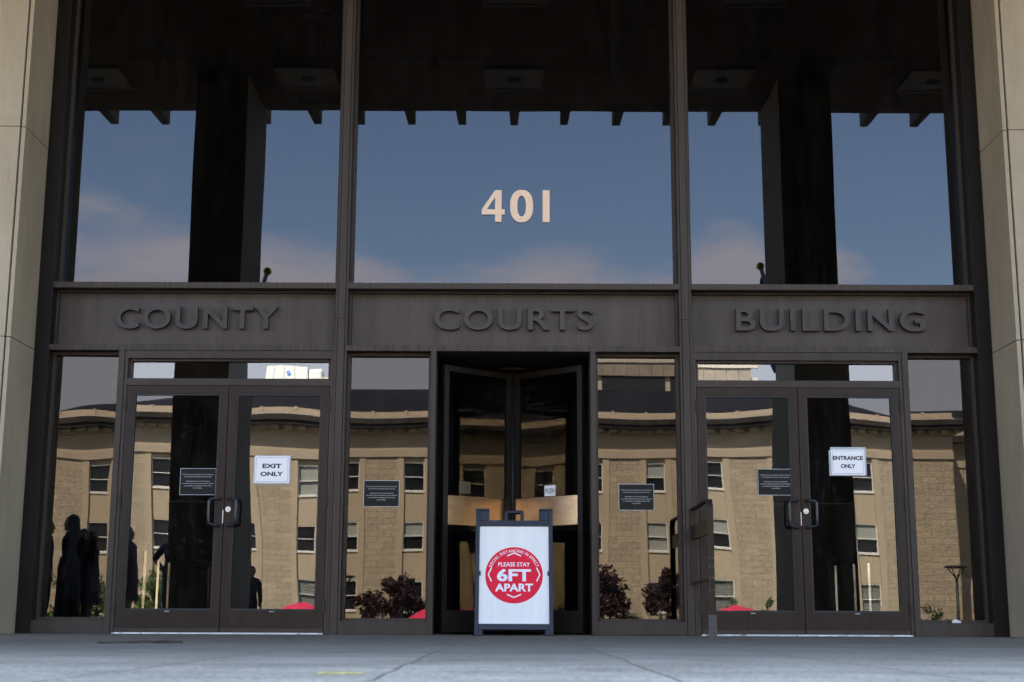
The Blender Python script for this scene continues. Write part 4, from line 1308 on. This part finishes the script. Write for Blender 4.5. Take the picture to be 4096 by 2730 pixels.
def shrub(x, y, h, wd, seed, mname, label, base=-1.9, n=900, size=0.07):
    q = random.Random(seed)
    t = thing('shrub', label, 'shrub', (x, y, base), 0, 'shrubs before the office building')
    cl = []
    b = MB()
    for k in range(14):
        a = q.uniform(0, 6.28); rr = wd * 0.5 * q.random() ** 0.5; z = h * q.uniform(0.25, 0.95)
        rr *= 1.0 - 0.5 * max(0, z / h - 0.5)
        cl.append((rr * math.cos(a), rr * math.sin(a), z, wd * q.uniform(0.12, 0.2)))
        b.tube([(0, 0, 0), (rr * math.cos(a) * 0.6, rr * math.sin(a) * 0.6, z * 0.6), cl[-1][:3]], 0.02, 5, 0.006)
    b.build('stem', M['bark'], t)
    b = MB(); leaves(b, cl, n, size, q)
    b.build('foliage', M[mname], t, recalc=False)
shrub(-15.2, -44.5, 3.9, 2.3, 11, 'green_leaf', 'tall green shrub mirrored beside the group in the leftmost window', n=2000)
shrub(-14.2, -44.0, 3.75, 2.2, 12, 'green_leaf', 'bright green shrub mirrored in the exit door behind the queue posts', n=2000)
shrub(12.9, -65.7, 3.15, 1.5, 13, 'dark_leaf', 'small round dark green shrub mirrored beside the red umbrella in the entrance door')
shrub(14.8, -65.7, 3.1, 1.4, 14, 'dark_leaf', 'small dark green shrub mirrored against the column in the entrance door')
shrub(22.9, -65.7, 2.95, 2.0, 15, 'dark_leaf', 'low dark green shrub mirrored left of the lamp in the rightmost window')
shrub(7.2, -65.7, 2.7, 2.2, 16, 'dark_leaf', 'low dark green shrub mirrored at the foot of the window by the guard rail')

# ------------------------------------------------------------------ umbrellas
def umbrella(x, y, label):
    t = thing('patio_umbrella', label, 'umbrella', (x, y, -1.9), 0, 'red umbrellas on the street plaza')
    MB().tube([(0, 0, 0), (0, 0, 2.62)], 0.025, 8).build('pole', M['lamp_metal'], t)
    MB().lathe([(0.28, 0), (0.28, 0.06), (0.05, 0.1)], (0, 0, 0), 16).build('base', M['lamp_metal'], t)
    b = MB()
    n = 8
    ap = (0, 0, 2.68)
    rim = [(1.35 * math.cos(2 * math.pi * (i + 0.5) / n), 1.35 * math.sin(2 * math.pi * (i + 0.5) / n), 2.12) for i in range(n)]
    mid = [(0.75 * math.cos(2 * math.pi * (i + 0.5) / n), 0.75 * math.sin(2 * math.pi * (i + 0.5) / n), 2.47) for i in range(n)]
    for i in range(n):
        j = (i + 1) % n
        b._new([b.bm.faces.new([b.bm.verts.new(p) for p in (ap, mid[i], mid[j])])])
        b.quad([mid[i], rim[i], rim[j], mid[j]])
        lo1, lo2 = (rim[i][0], rim[i][1], 1.98), (rim[j][0], rim[j][1], 1.98)
        b.quad([rim[i], lo1, lo2, rim[j]])
    b.build('canopy', M['umbrella'], t)
umbrella(-10.1, -49.6, 'red umbrella mirrored at the foot of the exit door')
umbrella(-3.2, -49.6, 'red umbrella mirrored beside the spreading tree')
umbrella(-1.6, -50.6, 'red umbrella mirrored dimly in the revolving door')
umbrella(10.4, -49.6, 'red umbrella mirrored at the foot of the entrance door')

# ------------------------------------------------------------------ street lamps
def lamp(x, y, top, label):
    t = thing('street_lamp', label, 'street lamp', (x, y, -1.9), 0, 'black post lamps on the street plaza')
    h = top + 1.9
    MB().tube([(0, 0, 0), (0, 0, h - 0.75)], 0.085, 10, 0.065).build('pole', M['lamp_metal'], t)
    b = MB()
    for k in range(4):
        a = math.pi / 4 + k * math.pi / 2
        c, s = math.cos(a), math.sin(a)
        b.tube([(0, 0, h - 0.8), (c * 0.10, s * 0.10, h - 0.5), (c * 0.42, s * 0.42, h - 0.12)], 0.028, 6)
    b.build('bracket', M['lamp_metal'], t)
    MB().lathe([(0.42, -0.12), (0.55, -0.08), (0.52, 0.0), (0.2, 0.03)], (0, 0, h), 20).build('lamp_head', M['lamp_metal'], t)
lamp(21.1, -55.7, 2.72, 'black post lamp mirrored in the rightmost window')
lamp(-8.85, -63.5, 2.4, 'black post lamp mirrored at the edge of the window left of the revolving door')
lamp(9.2, -63.5, 2.42, 'black post lamp mirrored at the edge of the window by the guard rail')

# ------------------------------------------------------------------ people on the plaza
def skin_body(joints, edges, root=0):
    """one continuous body grown from a skeleton; joints = (x, y, z, rx, ry)"""
    me = bpy.data.meshes.new('body')
    me.from_pydata([j[:3] for j in joints], edges, [])
    o = bpy.data.objects.new('body', me); COL.objects.link(o)
    md = o.modifiers.new('skin', 'SKIN'); md.use_smooth_shade = True
    for v, j in zip(me.skin_vertices[0].data, joints): v.radius = (j[3], j[4] if len(j) > 4 else j[3])
    me.skin_vertices[0].data[root].use_root = True
    sd = o.modifiers.new('sub', 'SUBSURF'); sd.levels = 2; sd.render_levels = 2
    dg = bpy.context.evaluated_depsgraph_get()
    res = bpy.data.meshes.new_from_object(o.evaluated_get(dg))
    bpy.data.objects.remove(o)
    return res

def limb_hand(J, E, wrist, elbow, side, idx):
    w = Vector(wrist); d = (w - Vector(elbow)).normalized()
    acr = d.cross(Vector((0, side, 0.3))).normalized()
    pal = len(J); J.append((*(w + d * 0.055), 0.028, 0.018)); E.append((idx, pal))
    for k, (off, ln) in enumerate(((0.024, 0.075), (0.008, 0.085), (-0.008, 0.08), (-0.023, 0.062))):
        a = len(J)
        J.append((*(w + d * 0.10 + acr * off), 0.0095)); E.append((pal, a))
        bend = Vector((0, -side * 0.012, 0))
        J.append((*(w + d * (0.10 + ln * 0.55) + acr * off + bend), 0.0085)); E.append((a, a + 1))
        J.append((*(w + d * (0.10 + ln) + acr * off + bend * 2.6), 0.0065)); E.append((a + 1, a + 2))
    a = len(J)
    J.append((*(w + d * 0.05 + acr * 0.036), 0.011)); E.append((idx, a))
    J.append((*(w + d * 0.095 + acr * 0.05), 0.008)); E.append((a, a + 1))

def person(label, loc, rz, arms, top, legs_m, hair, height=1.7, skirt=None, glasses=False, fem=True):
    """faces local +x; arms = ((elbow, wrist) right, (elbow, wrist) left)"""
    t = thing('person', label, 'person', loc, rz)
    k = height / 1.7
    sh = 0.165 if fem else 0.195
    J = [(0, 0, 0.94, 0.12, 0.15), (0.0, 0, 1.10, 0.10, 0.125), (0.01, 0, 1.27, 0.115, 0.15), (0, 0, 1.40, 0.085, 0.12), (0.005, 0, 1.47, 0.052), (0.02, 0, 1.53, 0.055)]
    E = [(0, 1), (1, 2), (2, 3), (3, 4), (4, 5)]
    for s, (el_, wr) in zip((-1, 1), arms):
        i = len(J)
        J.append((0, s * sh, 1.39, 0.055)); E.append((3, i))
        J.append((*el_, 0.041)); E.append((i, i + 1))
        J.append((*wr, 0.027)); E.append((i + 1, i + 2))
        limb_hand(J, E, wr, el_, s, i + 2)
        i = len(J)
        J.append((0, s * 0.085, 0.86, 0.092)); E.append((0, i))
        J.append((0.02, s * 0.09, 0.49, 0.06)); E.append((i, i + 1))
        J.append((-0.02, s * 0.095, 0.10, 0.042)); E.append((i + 1, i + 2))
        J.append((0.03, s * 0.10, 0.045, 0.042)); E.append((i + 2, i + 3))
        J.append((0.15, s * 0.11, 0.03, 0.032)); E.append((i + 3, i + 4))
    me = skin_body([(j[0] * k, j[1] * k, j[2] * k) + tuple(r * k for r in j[3:]) for j in J], E)
    b = MB().use(M['skin'])
    b.mesh(me, Matrix.Identity(4))
    hz = 1.595
    b.ball((0.015 * k, 0, hz * k), 0.1 * k, 3, (0.92, 0.74, 1.12))
    b.ball((0.055 * k, 0, (hz - 0.075) * k), 0.05 * k, 2, (0.95, 0.85, 0.8))
    b.prism([(0.095 * k, (hz + 0.02) * k), (0.128 * k, (hz - 0.03) * k), (0.098 * k, (hz - 0.036) * k)], 'y', -0.013 * k, 0.013 * k)
    for s in (-1, 1):
        b.ball((0.0, s * 0.077 * k, (hz - 0.01) * k), 0.025 * k, 1, (0.8, 0.35, 1.2))
        b.use(M['black_ink']).ball((0.095 * k, s * 0.03 * k, (hz + 0.012) * k), 0.011 * k, 1); b.use(M['skin'])
    b.use(M['plum_cloth']).ball((0.104 * k, 0, (hz - 0.06) * k), 0.018 * k, 1, (0.5, 1.2, 0.4)); b.use(M['skin'])
    for f in b.bm.faces: f.smooth = True
    b.build('body', None, t)
    # clothes: the same skeleton, a little fatter, cut where the garment ends
    def garment(name, keep, grow, m):
        me2 = skin_body([(j[0] * k, j[1] * k, j[2] * k) + tuple((r + grow) * k for r in j[3:]) for j in J], E)
        bb = MB(); bb.mesh(me2, Matrix.Identity(4))
        bad = [f for f in bb.bm.faces if not keep(f.calc_center_median() / k)]
        bmesh.ops.delete(bb.bm, geom=bad, context='FACES')
        for f in bb.bm.faces: f.smooth = True
        bb.build(name, m, t)
    garment('shirt', lambda c: 0.93 < c.z < 1.475 and (abs(c.y) < 0.27 or c.z > 1.15), 0.016, top)
    if skirt:
        zlo = skirt
        MB().lathe([(0.20 * k, zlo * k), (0.185 * k, (zlo + 0.3) * k), (0.17 * k, 0.92 * k), (0.135 * k, 1.08 * k)], (0, 0, 0), 20).build('skirt', legs_m, t)
    else:
        garment('trousers', lambda c: 0.085 < c.z < 0.97 and abs(c.y) < 0.2, 0.018, legs_m)
    garment('shoe', lambda c: c.z < 0.075 and abs(c.y) < 0.2, 0.008, M['black_cloth'])
    b = MB().ball((-0.012 * k, 0, (hz + 0.022) * k), 0.112 * k, 3, (0.95, 0.82, 1.05))
    for v in b.bm.verts:
        if v.co.x > 0.055 * k and v.co.z < (hz + 0.06) * k: v.co.x = 0.055 * k
    if hair == 'long':
        b.ball((-0.055 * k, 0, (hz - 0.13) * k), 0.13 * k, 3, (0.62, 0.85, 1.55))
        q = random.Random(9)
        for i in range(14):
            y = q.uniform(-0.09, 0.09) * k
            b.tube([(-0.03 * k, y, (hz - 0.05) * k), (-0.06 * k + q.uniform(-.02, .05), y * 1.2, (hz - 0.22) * k), (-0.05 * k + q.uniform(-.03, .07), y * 1.3, (hz - 0.36) * k)], 0.018, 5, 0.006)
    b.build('hair', M['dark_hair'], t)
    if glasses:
        b = MB()
        for s in (-1, 1):
            n = 14
            b.tube([(0.112 * k, s * 0.032 * k + 0.023 * math.cos(2 * math.pi * i / n), hz * k + 0.012 + 0.018 * math.sin(2 * math.pi * i / n)) for i in range(n + 1)], 0.003, 5)
            b.tube([(0.112 * k, s * 0.055 * k, hz * k + 0.015), (0.0, s * 0.078 * k, hz * k + 0.012)], 0.003, 5)
        b.build('glasses', M['black'], t)
    return t
DOWN = (((0.0, -0.21, 1.12), (0.05, -0.23, 0.88)), ((0.0, 0.21, 1.12), (0.05, 0.23, 0.88)))
HOLD = (((0.06, -0.2, 1.13), (0.27, -0.12, 1.14)), ((0.06, 0.2, 1.13), (0.27, 0.12, 1.14)))
AKIMBO = (((-0.05, -0.36, 1.15), (0.06, -0.17, 1.0)), ((-0.05, 0.36, 1.15), (0.06, 0.17, 1.0)))
person('person with long curly hair in black, at the far edge of the mirrored group', (-6.68, -9.2, 0), R(-20), DOWN, M['black_cloth'], M['black_cloth'], 'long', 1.62, None)
person('person with long dark hair in a long black skirt turned towards the leftmost window edge', (-6.43, -9.6, 0), R(172), DOWN, M['black_cloth'], M['black_cloth'], 'long', 1.70, 0.12)
person('person in black holding a flat black case, behind the long haired one', (-6.47, -10.5, 0), R(80), HOLD, M['black_cloth'], M['black_cloth'], 'short', 1.54, None, False, False)
person('person with glasses in a plum dress standing alone in the exit door reflection', (-7.12, -13.6, 0), R(15), DOWN, M['plum_cloth'], M['plum_cloth'], 'short', 1.70, 0.42, True)
person('person with hand on hip half hidden by the portico column', (-5.80, -11.5, 0), R(95), AKIMBO, M['navy_cloth'], M['black_cloth'], 'short', 1.58, None)
person('person in black on the plaza steps beside the portico column', (-5.95, -17.8, -0.51), R(70), DOWN, M['black_cloth'], M['black_cloth'], 'short', 1.68, None)
t = thing('black_case', 'flat rectangular black case held up in the leftmost window reflection', 'case', (-6.42, -10.18, 1.02), R(5))
MB().box(-0.24, 0.24, -0.04, 0.04, 0.0, 0.36, 0.006).build('case_body', M['black_cloth'], t)
b = MB().tube([(-0.06, 0, 0.355), (-0.06, 0, 0.385), (0.06, 0, 0.385), (0.06, 0, 0.355)], 0.009, 6); b.build('handle', M['black'], t)
